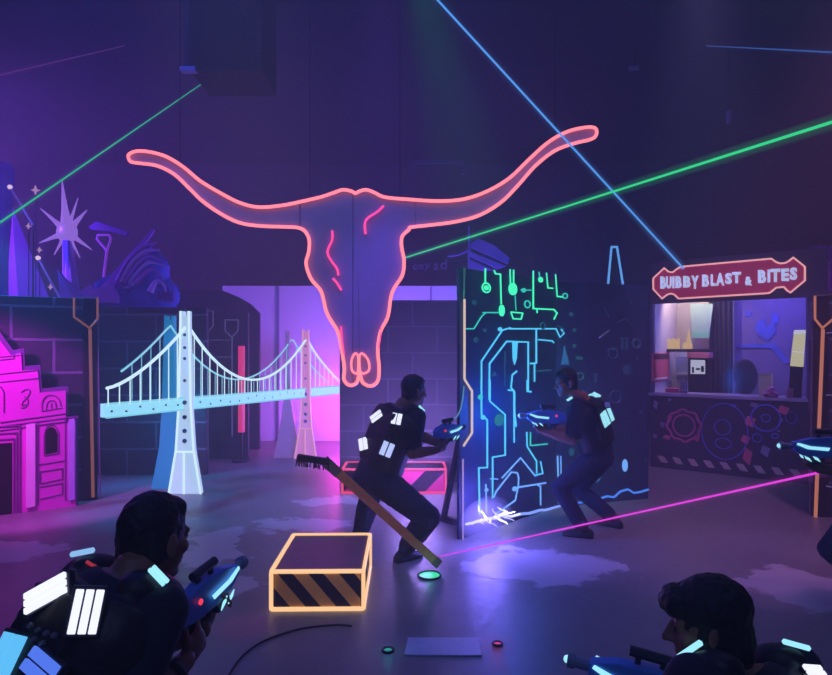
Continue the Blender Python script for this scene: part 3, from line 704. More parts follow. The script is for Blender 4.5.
# sign
S0 = lambda x, y: (650 + x / 4.571, 240 + y / 4.571)
S1 = lambda x, y: (650 + x / 8.758, 255 + y / 8.758)
S2 = lambda x, y: (735 + x / 9.244, 250 + y / 9.244)
sg = [(15, 175), (65, 128), (84, 145), (103, 148), (118, 136), (140, 122), (555, 85), (575, 100), (595, 107), (618, 105), (632, 98), (655, 80), (708, 122), (708, 185), (642, 240), (628, 232), (612, 215), (576, 218), (558, 234), (543, 243), (130, 268), (112, 250), (95, 245), (78, 250), (55, 268), (15, 225)]
sgn = []
mb = MB(); mb.prism([WK.px(*S0(*p), .02) for p in sg], WK.n * .04); board = mb.build('sign_board', pmat('red sign board', '#c23a52', .5, noise=.12, emit='#b02848', es=.28), bo)
mb = MB(); mb.tube([WK.px(*S0(*p), .065) for p in sg], .013, 6, True); mb.build('sign_neon', emat('pale pink sign neon', (1.0, .45, .5, 1), 1.0), board)
def glyph(ch, f, x0, y0, x1, y1, mat, W, off, par, name='sign_letter', bold=.09):
    cu = bpy.data.curves.new('t', 'FONT'); cu.body = ch; cu.offset = bold * .6; cu.extrude = .0; cu.resolution_u = 3
    o = bpy.data.objects.new('t', cu); TMP.collection.objects.link(o); dg = bench_depsgraph()
    me = bpy.data.meshes.new_from_object(o.evaluated_get(dg), depsgraph=dg); bpy.data.objects.remove(o)
    xs = [v.co.x for v in me.vertices]; ys = [v.co.y for v in me.vertices]
    ax, bx, ay, by = min(xs), max(xs), min(ys), max(ys)
    c00, c10, c01 = W.px(*f(x0, y1), off), W.px(*f(x1, y1), off), W.px(*f(x0, y0), off)
    du = (c10 - c00); dv = (c01 - c00)
    bm = bmesh.new(); bm.from_mesh(me)
    for v in bm.verts:
        k, l = (v.co.x - ax) / max(1e-6, bx - ax), (v.co.y - ay) / (by - ay); v.co = c00 + du * k + dv * l
    g = bmesh.ops.extrude_face_region(bm, geom=bm.faces[:]); 
    for v in g['geom']:
        if isinstance(v, bmesh.types.BMVert): v.co += W.n * .018
    bmesh.ops.recalc_face_normals(bm, faces=bm.faces)
    me2 = bpy.data.meshes.new(name); bm.to_mesh(me2); bm.free(); me2.materials.clear()
    return link_mesh(name, me2, mat, par)
lt = pmat('pale blue sign letter', '#cfe0ff', .5, emit='#c6dcff', es=.75)
for ch, x0, y0, x1, y1 in (('B', 92, 188, 138, 296), ('U', 142, 188, 190, 295), ('I', 198, 187, 214, 292), ('B', 225, 186, 278, 290), ('B', 292, 184, 356, 286), ('Y', 362, 182, 428, 298), ('B', 458, 172, 518, 278), ('L', 534, 170, 576, 272), ('A', 580, 158, 652, 268), ('S', 660, 158, 718, 256), ('T', 722, 150, 798, 248)):
    glyph(ch, S1, x0, y0, x1, y1, lt, WK, .062, board)
for ch, x0, y0, x1, y1 in (('&', 94, 245, 158, 328), ('B', 214, 186, 288, 306), ('I', 302, 182, 326, 300), ('T', 330, 175, 420, 296), ('E', 430, 172, 500, 288), ('S', 508, 162, 576, 278)):
    glyph(ch, S2, x0, y0, x1, y1, lt, WK, .062, board)

# things inside the booth
def W_off(off): return Wall(WK.at(0, 0, off), WK.d)
def item(name, label, cat, px, pyb, off, z=None, group=None):
    W = W_off(off); q = W.px(px, pyb); 
    return thing(name, label, cat, (q.x, q.y, q.z if z is None else z), WK.rz, group), W
def ibox(t, W, x0, y0, x1, y1, depth, mat, name, z0=None):
    a, b, c, d = (W.px(x0, y1), W.px(x1, y1), W.px(x1, y0), W.px(x0, y0))
    xm = [a, b, c, d]
    zb = (a.z + b.z) / 2 if z0 is None else z0; zt = (c.z + d.z) / 2
    u0 = (a - W.O).dot(W.d); u1 = (b - W.O).dot(W.d)
    mb = MB(); mb.prism([W.at(u0, zb), W.at(u1, zb), W.at(u1, zt), W.at(u0, zt)], -W.n * depth); return mb.build(name, mat, t, bevel=.004)
# back shelf the machines stand on
shelf_off = -.75
WL = Wall(OB, (-WK.n.x, -WK.n.y)); WL.n = WK.d.copy()
tS = thing('back_counter', 'dark back counter inside the kiosk carrying the brewing machine', 'counter', WK.at(.06, 0, -DEP + .08), WK.rz)
mb = MB(); mb.prism([WK.at(.06, 0, -.78), WK.at(1.75, 0, -.78), WK.at(1.75, 1.0, -.78), WK.at(.06, 1.0, -.78)], -WK.n * .36); mb.build('body', bdark, tS)
mb = MB(); mb.prism([WK.at(.06, 1.0, -.76), WK.at(1.75, 1.0, -.76), WK.at(1.75, 1.04, -.76), WK.at(.06, 1.04, -.76)], -WK.n * .38); mb.build('worktop', pmat('grey worktop', '#5c566e', .5), tS)
def offw(W, o):
    w2 = Wall((W.O.x + W.n.x * o, W.O.y + W.n.y * o), (W.d.x, W.d.y)); w2.n = W.n.copy(); return w2
def poster(label, x0, y0, x1, y1, mat, bandmat, W, Wf):
    q = W.px((x0 + x1) / 2, y1); t = thing('menu_board', label, 'menu board', q, W.rz, 'kiosk menu boards')
    ibox(t, W, x0, y0, x1, y1, .02, mat, 'sheet')
    W2_ = Wf; ibox(t, W2_, x0 + 1, y0 + 1, x1 - 1, y0 + 6, .006, bandmat, 'heading_band'); ibox(t, W2_, x0 + 1, y1 - 3.5, x1 - 1, y1 - 1.5, .006, pmat('white strip', '#e6dcea', .6), 'price_strip')
poster('red menu board on the left inner wall of the kiosk', 653, 353, 669, 381, pmat('red menu sheet', '#e8607a', .6), pmat('dark red band', '#5a1f38', .6), offw(WL, .07), offw(WL, .075))
poster('blue grey menu board between the red menu and the brewing machine', 675, 351, 688, 376, pmat('blue menu sheet', '#8f98e0', .6), pmat('pale blue band', '#b7bff0', .6), W_off(-1.14), W_off(-1.135))
t, W = item('brewing_machine', 'black brewing machine with lit white screen and pink top in the kiosk', 'machine', 697, 395, -.82, 1.04)
body = ibox(t, W, 688, 358, 708, 395, .28, pmat('black machine case', '#1b1828', .4), 'case', 1.04); ibox(t, W, 687, 351.5, 709, 358, .29, pmat('pink machine top', '#e88aac', .5), 'top_cover')
ibox(t, W_off(-.808), 690.5, 360, 705, 374, .012, emat('white machine screen', '#e8e8ff', .75), 'screen')
mb = MB()
for (x0, y0, x1, y1) in ((692, 367, 694, 373), (696, 368, 700, 370), (701, 366, 704, 372)):
    a = W_off(-.806); q = a.px(x0, y1), a.px(x1, y1), a.px(x1, y0), a.px(x0, y0); mb.prism(q, WK.n * .004)
mb.build('screen_mark', pmat('black screen mark', '#15131c', .6), t)
t, W = item('shelf', 'small dark wall shelf holding golden lit figures in the kiosk', 'shelf', 690, 350, -.62)
a = WK.px(650, 349.5, -1.02); 
ibox(t, W, 665, 349, 714, 352, .16, pmat('dark shelf board', '#2b263a', .6), 'board')
gold = emat('warm golden glow', (1.0, .62, .28, 1), .8)
for k, (pts, lab) in enumerate((([(665, 349), (665, 340), (667, 337), (670, 341), (673, 338), (676, 340), (679, 338), (679, 349)], 'golden glowing crown shaped figure on the kiosk shelf, nearer the left menu'), ([(682, 349), (683, 343), (686, 342), (688.5, 330), (690, 342), (691.5, 344), (691.5, 349)], 'golden glowing pointed figure on the kiosk shelf beside the green banner'))):
    t, W = item('golden_figure', lab, 'figure', pts[0][0], 349, -.68, None, 'golden figures on the kiosk shelf')
    mb = MB(); mb.prism([W.px(*p) for p in pts], -WK.n * .05); mb.build('body', gold, t); 
    b_ = W.px(pts[0][0] - .5, 349.4); e_ = W.px(pts[-1][0] + .5, 349.4); mb = MB(); mb.bar(b_, e_, .07, .012); mb.build('base', pmat('brass base', '#8a6a3a', .4, metal=.6), t)
t, W = item('hanging_banner', 'pale green translucent banner hanging in the kiosk above the brewing machine', 'banner', 700, 338, -.95)
mb = MB(); mb.prism([W.px(*p) for p in ((690, 304), (713, 304), (709, 338), (692, 338))], -WK.n * .02); mb.build('sheet', pmat('pale mint sheet', '#a0c4c8', .5), t)
mb = MB(); mb.prism([W.px(*p, .004) for p in ((692, 332), (709, 332), (709, 338), (692, 338))], WK.n * .006); mb.build('lower_band', pmat('mint band', '#7fd0bc', .5), t)
t, W = item('dark_curtain', 'dark curtain dividing the lit left half of the kiosk from the violet half', 'curtain', 720, 390, -1.0)
pts = []; W = W_off(-1.08); u0 = (W.px(709, 350) - W.O).dot(W.d); u1 = (W.px(733, 350) - W.O).dot(W.d)
mb = MB(); n = 20; fr_ = []; bk_ = []
for i in range(n + 1):
    u = u0 + (u1 - u0) * i / n; o = .03 * math.sin(i * 1.6); fr_.append(W.at(u, 1.05, o)); bk_.append(W.at(u, 1.05, o - .012))
mb.prism(fr_ + bk_[::-1], (0, 0, 1.55)); mb.build('fabric', pmat('dark plum curtain', '#2d2740', .9), t)
violet_back = pmat('violet booth wall paint', '#6a5a9c', .7, noise=.2, scale=3)
kp(u1, lk - .06, 1.04, HB - .05, -DEP + .05, .01, violet_back, 'rear_wall_violet')
bluerefl = pmat('painted blue reflection', '#4a58c8', .6, noise=.4, scale=6)  # blue pane reflections painted as flat shapes on the rear wall
for pts in ([(746, 311), (752, 312), (750, 317), (745, 316)], [(757, 322), (764, 318), (766, 327), (774, 321), (776, 332), (768, 341), (761, 338), (755, 331)], [(772, 312), (779, 316), (778, 324), (772, 322)], [(738, 345), (775, 343), (790, 362), (784, 364), (771, 348), (738, 348)]):
    Wq = W_off(-DEP + .065); mb = MB(); mb.prism([Wq.px(*p) for p in pts], WK.n * .01); mb.build('painted_reflection', bluerefl, bo)
ZCt = ZC + .01
t, W = item('paper_bag', 'pale yellow paper bag standing on the kiosk counter', 'bag', 765, 395, -.2, ZCt)
ibox(t, W, 758.5, 374.5, 771.5, 395, .12, pmat('pale yellow paper', '#f5e6b0', .7), 'bag', ZCt)
mb = MB(); mb.bar(W.px(758.5, 374.3), W.px(771.5, 374.3), .03, .02); mb.build('folded_top', pmat('folded paper', '#cdbf90', .8), t)
t, W = item('pink_bundle', 'crumpled pink bundle in front of the yellow paper bag', 'bundle', 770, 397, -.08, ZCt)
mb = MB(); c0 = W.px(771, 391); c0.z = ZCt + .05
for dx, dz, r in ((0, 0, .06), (-.05, -.015, .045), (.055, -.02, .04), (.01, .05, .04), (-.02, .03, .04)): mb.ell(c0 + WK.d * dx + UP * dz, None, (r, r * .8, r), 10, 8)
mb.remesh('wrapping', pmat('pink wrapping', '#ff7ab4', .6), t, .012, 1, .012)
t, W = item('light_box_sign', 'tall pale yellow lit light box leaning on a dark stand at the counter end', 'light box', 795, 397, -.15, ZCt)
mb = MB(); mb.prism([W.px(*p) for p in ((790, 366), (803, 367), (805.5, 330), (794, 330))], -WK.n * .05); bx = mb.build('lit_box', emat('pale yellow lit box', (.95, .85, .5, 1), .72), t)
mb = MB(); mb.prism([W.px(*p, .004) for p in ((793.6, 334), (805.2, 334), (805.6, 330), (794, 330))], WK.n * .006); mb.prism([W.px(*p, .004) for p in ((792, 351), (804, 352), (804, 353), (792, 352))], WK.n * .006); mb.build('box_band', pmat('white band', '#f2eed8', .5, emit='#ffffff', es=.6), bx)
a = W.px(788.5, 396); b = W.px(801, 397); c = W.px(803, 367); d = W.px(790, 366); a.z = b.z = ZCt
mb = MB(); mb.prism([a, b, c, d], -WK.n * .06); mb.build('stand', pmat('dark stand', '#221d33', .5), t)
t, W = item('price_card', 'small pink price card at the foot of the light box', 'card', 790, 397, -.05, ZCt)
ibox(t, W, 786, 388.5, 793, 397, .02, pmat('pink card', '#ff9ab0', .6), 'card', ZCt)
t, W = item('snack_tray', 'flat pink snack tray at the left end of the kiosk counter', 'tray', 672, 393, -.15, ZCt)
ibox(t, W, 665.5, 388.5, 678.5, 394, .12, pmat('hot pink tray', '#ff4a9c', .5), 'tray', ZCt)
t, W = item('condiment_rack', 'grey wire rack with white tops beside the pink snack tray', 'rack', 683, 393, -.15, ZCt)
for k in range(3): ibox(t, W, 680 + 2.6 * k, 381 + (k % 2) * 2, 682 + 2.6 * k, 394, .04, pmat('grey bottle', '#8a82a8', .4), 'bottle', ZCt)
mb = MB(); mb.bar(W.px(679.5, 390), W.px(688, 390), .05, .008); mb.build('rail', pmat('white rail', '#c9c4dc', .4), t)
t, W = item('chair_back', 'rounded dark chair back behind the kiosk counter', 'chair', 745, 392, -.45, 0)
c0 = W.px(745.5, 377); mb = MB(); mb.ell(c0, M.Rotation(WK.rz, 3, 'Z'), (.155, .03, .25), 20, 14); mb.build('backrest', pmat('dark padded back', '#2a2238', .7), t, True)
mb = MB(); mb.tube([V((c0.x, c0.y, .05)), V((c0.x, c0.y, c0.z - .1))], .025, 8); mb.disc((c0.x, c0.y, .0), (0, 0, 1), .22, .05); mb.build('pedestal', post_m, t)
mb = MB(); mb.ell((c0.x, c0.y, .72), None, (.2, .2, .04)); mb.build('seat', pmat('dark padded seat', '#2a2238', .7), t, True)

# ---------------------------------------------------------------- right post panel
WR = Wall((4.045, 6.34), (1, -.28))
tR = brick_panel('dark block wall panel at the right edge with an orange neon post', WR, .0, 2.6, 2.3, BR1)
neon_post(tR, WR, [(815, 296), (815, 319), (822.5, 328), (832, 320), (840, 312), (840, 294)], ((823, 329), (815.5, 517)), neon_orange2, ucen=.085, half=.07)
mb = MB(); mb.tube([WR.px(812, 330, .03), WR.px(809.5, 515, .03)], .007, 6); mb.tube([WR.px(815, 296, .03), WR.px(840, 294, .03)], .01, 6); mb.build('side_strip', edge_m, tR)
for y0, y1 in ((333, 332), (395, 396), (432, 434), (486, 489)):
    mb = MB(); mb.tube([WR.px(826, y0, .012), WR.px(845, y1, .012)], .008, 5); mb.build('cross_line', neon_lav, tR)
# purple drape behind the right edge
t = thing('purple_drape', 'bright purple drape hanging behind the booth at the right edge', 'drape', (6.35, 8.9, 0))
mb = MB(); fr_ = []; bk_ = []
for i in range(41):
    x = 5.65 + 1.6 * i / 40; o = .05 * math.sin(i * 1.1); fr_.append(V((x, 8.9 + o, 0))); bk_.append(V((x, 8.93 + o, 0)))
mb.prism(fr_ + bk_[::-1], (0, 0, 3.2)); mb.build('fabric', pmat('bright purple fabric', '#8a35c0', .8, noise=.25), t)
# ---------------------------------------------------------------- tall stage props behind the left wall panels
pur = pmat('purple painted foam', '#9a55d8', .7, noise=.2, scale=5); pur2 = pmat('deep violet foam', '#6a3fb8', .7, noise=.2, scale=5); blu = pmat('blue painted foam', '#4a66e0', .7, noise=.35, scale=5)
lavm = pmat('pale lavender foam', '#b99af0', .6, noise=.15, scale=5)
pole_m = pmat('dark stage pole', '#1d1a28', .6)
D1 = 9.7
def stage_pole(t, q, r=.03):
    mb = MB(); mb.tube([V((q.x, q.y, .02)), q], r, 8); mb.disc((q.x, q.y, 0), (0, 0, 1), .05, .03); return mb.build('pole', pole_m, t)
def slab(t, pts, D, th, mat, name, bevel=.012):
    mb = MB(); mb.prism([P(x, y, D) for x, y in pts], (0, th, 0)); return mb.build(name, mat, t, bevel=bevel)
# blue draped column
q = P(-8, 300, 9.2); t = thing('blue_column', 'tall blue draped column at the far left behind the mission front', 'column', (q.x, q.y, 0))
mb = MB(); rings = []
for i in range(29):
    z = 4.42 * i / 28; r0 = .26 + .05 * math.sin(z * 1.7) - .012 * z
    rings.append([V((q.x + (r0 + .035 * math.sin(5 * a + z * 1.3)) * math.cos(a), q.y + (r0 + .035 * math.sin(5 * a + z * 1.3)) * math.sin(a), z)) for a in (2 * math.pi * j / 40 for j in range(40))])
mb.loft(rings); mb.build('drape', pmat('royal blue fabric', '#2f62e6', .7, noise=.35, scale=2.5), t, True)
mb = MB(); mb.disc((q.x, q.y, 4.38), (0, 0, 1), .27, .08); mb.build('cap', blu, t)
# pyramid
ap = P(12, 206, 11.6); t = thing('purple_pyramid', 'tall purple pyramid prop beside the blue column', 'pyramid', (ap.x, ap.y, 0))
Zb = 1.7; k = (ap.z - Zb) / (ap.z - P(12, 297, 11.6).z); hw = (P(44, 297, 11.6).x - ap.x) * k
v0 = V((ap.x - hw, ap.y - .1, Zb)); v1 = V((ap.x + hw * .42, ap.y - .35, Zb)); v2 = V((ap.x + hw, ap.y + .25, Zb)); v3 = V((ap.x - hw * .4, ap.y + .6, Zb))
mb = MB(); vs_ = [mb.v(p) for p in (v0, v1, v2, v3)]; tp = mb.v(ap); mb.face(vs_[::-1]); mb.face([vs_[0], vs_[1], tp]); mb.mi = 1; mb.face([vs_[1], vs_[2], tp]); mb.mi = 0; mb.face([vs_[2], vs_[3], tp]); mb.face([vs_[3], vs_[0], tp])
mb.build('shell', [pmat('magenta violet board', '#b23fd0', .7), pmat('violet board', '#6d42b8', .7)], t); mb = MB(); mb.box((ap.x, ap.y + .1, Zb / 2), (.8, .5, Zb)); mb.build('riser', pole_m, t)
# light rods and little star lights
tip = emat('pale pink bulb', (1.0, .7, .95, 1), 1.0)
for i, (a, b, lab) in enumerate((((10, 187), (33, 225), 'thin lit rod slanting over the purple pyramid, upper of two'), ((38, 258), (62, 302), 'thin lit rod slanting down to the wall top, lower of two'))):
    qa, qb = P(*a, 9.12), P(*b, 9.12); t = thing('light_rod', lab, 'rod', (qb.x, qb.y, 0), 0, 'slanting lit rods by the pyramid')
    mb = MB(); mb.tube([qa, qb], .014, 6); mb.build('rod', pmat('lavender rod', '#a08fd8', .5, emit='#8a75d0', es=.2), t)
    mb = MB(); mb.ell(qa, None, (.035,) * 3, 10, 8); mb.build('bulb', tip, t); stage_pole(t, qb, .015)
for i, (x, y, s_, lab) in enumerate(((35, 190, .075, 'small star light above the starburst, nearest the green beam'), (28, 226, .05, 'small star light at the foot of the upper lit rod'), (39, 250, .05, 'small star light under the starburst beside the pyramid'), (50, 287, .05, 'small star light nearest the wall top'))):
    c = P(x, y, 9.32 + .12 * i); t = thing('star_light', lab, 'star light', (c.x, c.y, 0), 0, 'small star lights by the pyramid')
    mb = MB(); pts = []
    for j in range(8):
        a = math.pi * j / 4; r = s_ if j % 2 == 0 else s_ * .35; pts.append(c + V((math.cos(a) * r, 0, math.sin(a) * r)))
    mb.prism(pts, (0, .02, 0)); mb.build('star', emat('pink lavender star', (.8, .45, .85, 1), .6), t); stage_pole(t, c + V((0, .02, -.02)), .008)
# starburst figure
c = P(67, 232, 10.3); t = thing('starburst_prop', 'glowing violet starburst with long pointed rays on a tapering post', 'starburst', (c.x, c.y, 0))
glow = emat('violet starburst glow', (.40, .20, .95, 1), .85)
mb = MB(); mb.ell(c + V((0, 0, 0)), None, (.17, .12, .19), 16, 12); mb.build('core', glow, t, True)
for (x, y), w_ in (((62, 180), .10), ((40, 208), .07), ((39, 243), .07), ((92, 250), .07), ((87, 210), .08), ((54, 255), .05), ((78, 198), .05), ((80, 258), .05)):
    e = P(x, y, 10.3); a, sd, u = basis(e - c, V((0, -1, 0)))
    mb = MB(); mb.tube([c + a * .05, c.lerp(e, .45), e], [w_, w_ * .5, .006], 6); mb.build('ray', glow, t)
mb = MB(); mb.tube([c, P(72, 300, 10.3), V((P(72, 300, 10.3).x, 10.3, .03))], [.07, .14, .16], 10); mb.disc((P(72, 300, 10.3).x, 10.3, 0), (0, 0, 1), .3, .05); mb.build('post', lavm, t)
slab(t, [(62, 240), (68, 240), (70, 297), (64, 297)], 10.2, .06, blu, 'side_ribbon')
slab(t, [(88, 227), (96, 221), (118, 228), (129, 232), (126, 236), (112, 232), (92, 230)], 10.25, .05, pur2, 'leaf')
# triangle wand
q = P(106, 275, 10.9); t = thing('triangle_wand', 'thin violet wand topped with an open triangle loop', 'wand', (q.x, q.y, 0))
wm = pmat('violet pink wand tube', '#b46ad8', .5, emit='#9a50c8', es=.25)
mb = MB(); mb.tube([P(x, y, 10.9) for x, y in ((107, 251), (97, 239), (98, 235), (109, 235), (111, 239), (107, 251))], .022, 6); mb.build('loop', wm, t)
mb = MB(); mb.tube([P(107, 251, 10.9), P(104, 275, 10.9), V((P(104, 275, 10.9).x, 10.9, .02))], .024, 6); mb.disc((P(104, 275, 10.9).x, 10.9, 0), (0, 0, 1), .18, .04); mb.build('stem', wm, t)
# curled creature with plumes
q = P(140, 290, 9.5); t = thing('plumed_creature_prop', 'blue and violet curled creature prop with a fan of plumes above the wall', 'stage figure', (q.x, q.y, 0))
mb = MB()
for x, y, rx, ry in ((140, 288, .50, .42), (150, 272, .30, .34), (128, 292, .36, .30), (120, 300, .5, .4), (160, 296, .3, .3)): mb.ell(P(x, y, 9.5), None, (rx, .2, ry), 14, 10)
mb.ell(P(142, 330, 9.5), None, (.6, .25, .7)); mb.remesh('body', blu, t, .035, 4, .03)
slab(t, [(94, 294), (98, 300), (104, 299), (154, 231), (152, 228)], 9.25, .06, pur, 'long_quill')
slab(t, [(104, 300), (110, 301), (152, 246), (150, 240)], 9.28, .05, pur2, 'long_quill')
slab(t, [(57, 268), (64, 278), (80, 291), (92, 284), (94, 290), (110, 282), (118, 296), (118, 303), (60, 303)], 9.2, .06, pmat('pink violet flame board', '#b072e0', .7), 'flame_board')
for i, pts in enumerate(([(118, 282), (128, 262), (142, 247), (156, 243)], [(122, 282), (133, 262), (146, 251), (160, 250)], [(126, 283), (138, 265), (150, 256), (164, 262)], [(130, 284), (142, 268), (152, 262), (168, 268)], [(136, 284), (146, 272), (154, 270), (163, 280)], [(150, 292), (156, 282), (163, 284), (166, 292)])):
    mb = MB(); pp = catmull([P(x, y, 9.22) for x, y in pts], 6); mb.tube(pp, [.05 - .04 * k / len(pp) for k in range(len(pp))], 7); mb.build('plume', lavm if i % 2 else pur, t, True)
sp = [P(125 + 6.0 * (1 - k / 22) * math.cos(k * .55), 282 + 7.5 * (1 - k / 22) * math.sin(k * .55), 9.2) for k in range(20)]
mb = MB(); mb.tube(sp, .022, 6); mb.build('spiral', pur2, t)
slab(t, [(156, 300), (158, 290), (162, 294), (166, 286), (169, 293), (174, 288), (173, 302)], 9.3, .06, pur2, 'tail_fin')
mb = MB(); mb.bar(V((q.x, q.y, .0)), V((q.x, q.y, 1.8)), .5, .3); mb.build('plinth', pole_m, t)
# second flame prop: slim pair between pyramid and star
# violet awning far behind the circuit wall
q = P(470, 262, 11.0); t = thing('violet_awning', 'faint violet folded awning on a thin mast behind the circuit wall', 'awning', (q.x, q.y, 0))
am = pmat('dull violet cloth', '#6d5fb0', .8, noise=.2, scale=4)
for pts in ([(468, 246), (478, 238), (496, 246), (510, 258), (508, 264), (490, 256)], [(468, 250), (490, 259), (507, 266), (498, 269), (468, 256)], [(468, 258), (494, 270), (468, 271)]):
    slab(t, pts, 11.0, .08, am, 'cloth_fold', .01)
mb = MB(); mb.tube([P(469, 226, 11.0), V((P(469, 226, 11).x, 11.0, .02))], .02, 6); mb.disc((P(469, 226, 11).x, 11, 0), (0, 0, 1), .25, .05); mb.build('mast', am, t)
mb = MB(); mb.tube([P(448, 256, 11.0), P(458, 255, 11.0), P(469, 250, 11.0)], .022, 6); mb.build('arm', am, t)
# faint lettering on a dark board at the back
Wt = Wall((-.4, 12.4), (1, 0))
t = thing('lettered_board', 'dark board with faint violet lettering high behind the skull snout', 'sign', (-.4, 12.4, 0))
xa, xb = Wt.px(400, 300).x, Wt.px(475, 300).x
mb = MB(); mb.prism([V((xa, 12.4, 0)), V((xb, 12.4, 0)), V((xb, 12.4, 3.75)), V((xa, 12.4, 3.75))], (0, .06, 0)); mb.build('board', pmat('dark slate blue board', '#24243c', .8), t)
fl = pmat('faint violet letter', '#b0a6f0', .7)
Z = lambda x, y: (400 + x / 13.87, 250 + y / 13.87)
for ch, x0, y0, x1, y1 in (('o', 180, 195, 260, 275), ('e', 270, 190, 330, 270), ('y', 340, 185, 430, 285), ('a', 470, 185, 535, 280), ('d', 560, 130, 655, 270)): glyph(ch, Z, x0, y0, x1, y1, fl, Wt, .01, t, 'letter', .02)
# blue neon spire
WT = Wall((2.6, 8.6), (1, 0)); q = WT.px(614.5, 285); t = thing('neon_spire', 'slim blue neon spire rising behind the circuit wall', 'neon sign', (q.x, q.y, 0))
a = [WT.px(611.5, 247), WT.px(617, 247)]; b = [WT.px(608, 285), WT.px(623, 285)]
kk = a[0].z / (a[0].z - b[0].z); f0 = [a[i] + (b[i] - a[i]) * kk for i in (0, 1)]
f0 = [a[i] + (b[i] - a[i]) * kk * .62 for i in (0, 1)]; zf = f0[0].z
mb = MB(); mb.prism([V((f0[0].x, 8.62, 0)), V((f0[1].x, 8.62, 0)), V((f0[1].x, 8.62, zf)), V((f0[0].x, 8.62, zf))], (0, .22, 0)); mb.build('pedestal', pole_m, t)
mb = MB(); mb.prism([f0[0] + V((0, .06, 0)), f0[1] + V((0, .06, 0)), a[1] + V((0, .06, 0)), a[0] + V((0, .06, 0))], (0, .05, 0)); mb.build('board', pmat('blue black spire board', '#1c2340', .7), t)
mb = MB(); mb.tube([f0[0], a[0], a[1], f0[1]], .018, 8); mb.build('neon', emat('pale blue neon', (.12, .42, 1.0, 1), 1.0), t)

# ---------------------------------------------------------------- overhead things
q = P(225, 72, 6.0)
t = thing('hanging_duct', 'dark square duct hanging from the ceiling with a pale lower rim', 'duct', (q.x, 6.3, 5.55))
x0, x1, x2 = P(190, 72, 6).x, P(262, 72, 6).x, P(181, 72, 6).x
zb = P(190, 71, 6).z
mb = MB(); mb.box(((x0 + x1) / 2, 6.3, (zb + 5.58) / 2), (x1 - x0, .6, 5.58 - zb)); mb.build('duct_body', pmat('black duct steel', '#07070a', .8), t)
mb = MB(); mb.box((x0 - .03, 6.02, (zb + 5.58) / 2), (.05, .05, 5.58 - zb)); mb.build('side_rail', pmat('violet grey rail', '#2c2742', .7), t)
mb = MB(); mb.box(((x2 + x0) / 2 + .03, 6.0, zb + .01), (x0 - x2 + .06, .08, .04)); mb.build('bracket', pmat('pale bracket', '#9a8fc8', .5), t)
q = P(438, 168, 11); t = thing('ceiling_rail', 'faint grey lighting rail on two hangers above the skull horn', 'rail', (q.x, q.y, q.z))
gm2 = pmat('faint grey steel', '#4a4866', .6); mb = MB(); mb.bar(P(411, 162, 11), P(465, 162, 11), .05, .06); mb.build('rail', gm2, t)
for x in (413, 463):
    mb = MB(); a = P(x, 163, 11); mb.bar(a, V((a.x, a.y, 5.58)), .03, .03); mb.bar(a, a + V((0, 0, -.2)), .08, .08); mb.build('hanger', gm2, t)
for i, (x, y, lab) in enumerate(((634, 68, 'small grey ceiling fitting above the circuit wall'), (729, 117, 'small grey ceiling fitting hanging above the green beam on the right'))):
    a = P(x, y, 8); t = thing('ceiling_fitting', lab, 'ceiling fitting', tuple(a), 0, 'ceiling fittings'); mb = MB(); mb.box(a, (.12 if i == 0 else .04, .06, .04 if i == 0 else .16)); mb.build('housing', pmat('grey fitting', '#77759c', .5), t)
    mb = MB(); mb.bar(a, V((a.x, a.y, 5.58)), .015, .015); mb.build('stem', pole_m, t)

# ---------------------------------------------------------------- floor things
t = thing('floor_plate', 'pale blue grey rectangular plate set on the floor in the foreground', 'floor plate', (G(442, 647).x, G(442, 647).y, 0))
mb = MB(); mb.prism([G(*p) for p in ((404, 656), (408, 638.5), (479, 638.5), (482, 656.5))], (0, 0, .008)); mb.build('plate', pmat('pale blue grey plate', '#c4cfe8', .45, noise=.18, scale=22), t, bevel=.003)
for px, py, r, mat, lab in ((429.5, 576, .085, emat('green floor light', (.05, .85, .42, 1), 1.0), 'round green floor light under the foot of the broom'), (388, 651, .03, emat('teal floor light', (.05, .5, .5, 1), .6), 'small teal floor light left of the pale floor plate'), (497.5, 644.5, .026, emat('crimson floor light', (.9, .06, .3, 1), .8), 'small crimson floor light right of the pale floor plate')):
    c = G(px, py); t = thing('floor_light', lab, 'floor light', (c.x, c.y, 0), 0, 'floor lights')
    mb = MB(); mb.tube([c + V((math.cos(a) * r, math.sin(a) * r, .006)) for a in (2 * math.pi * i / 24 for i in range(24))], .008, 6, True); mb.build('rim', pmat('dark rim', '#1c1f28', .5), t)
    mb = MB(); mb.disc(c, (0, 0, 1), r * .96, .006); mb.build('lens', mat, t)
    light('POINT', 'floor light glow', c + V((0, 0, .06)), None, tuple(mat.node_tree.nodes['Principled BSDF'].inputs['Emission Color'].default_value)[:3], .16 if r > .05 else .08, .03, spec=.4)
t = thing('floor_cable', 'thin dark cable curving across the floor before the hazard crate', 'cable', (G(240, 660).x, G(240, 660).y, 0))
mb = MB(); mb.tube(catmull([G(*p) + V((0, 0, .007)) for p in ((222, 690), (238, 662), (262, 643), (300, 630), (335, 626), (352, 627))], 6), .006, 6); mb.build('cable', pmat('black rubber cable', '#14121a', .6), t, True)

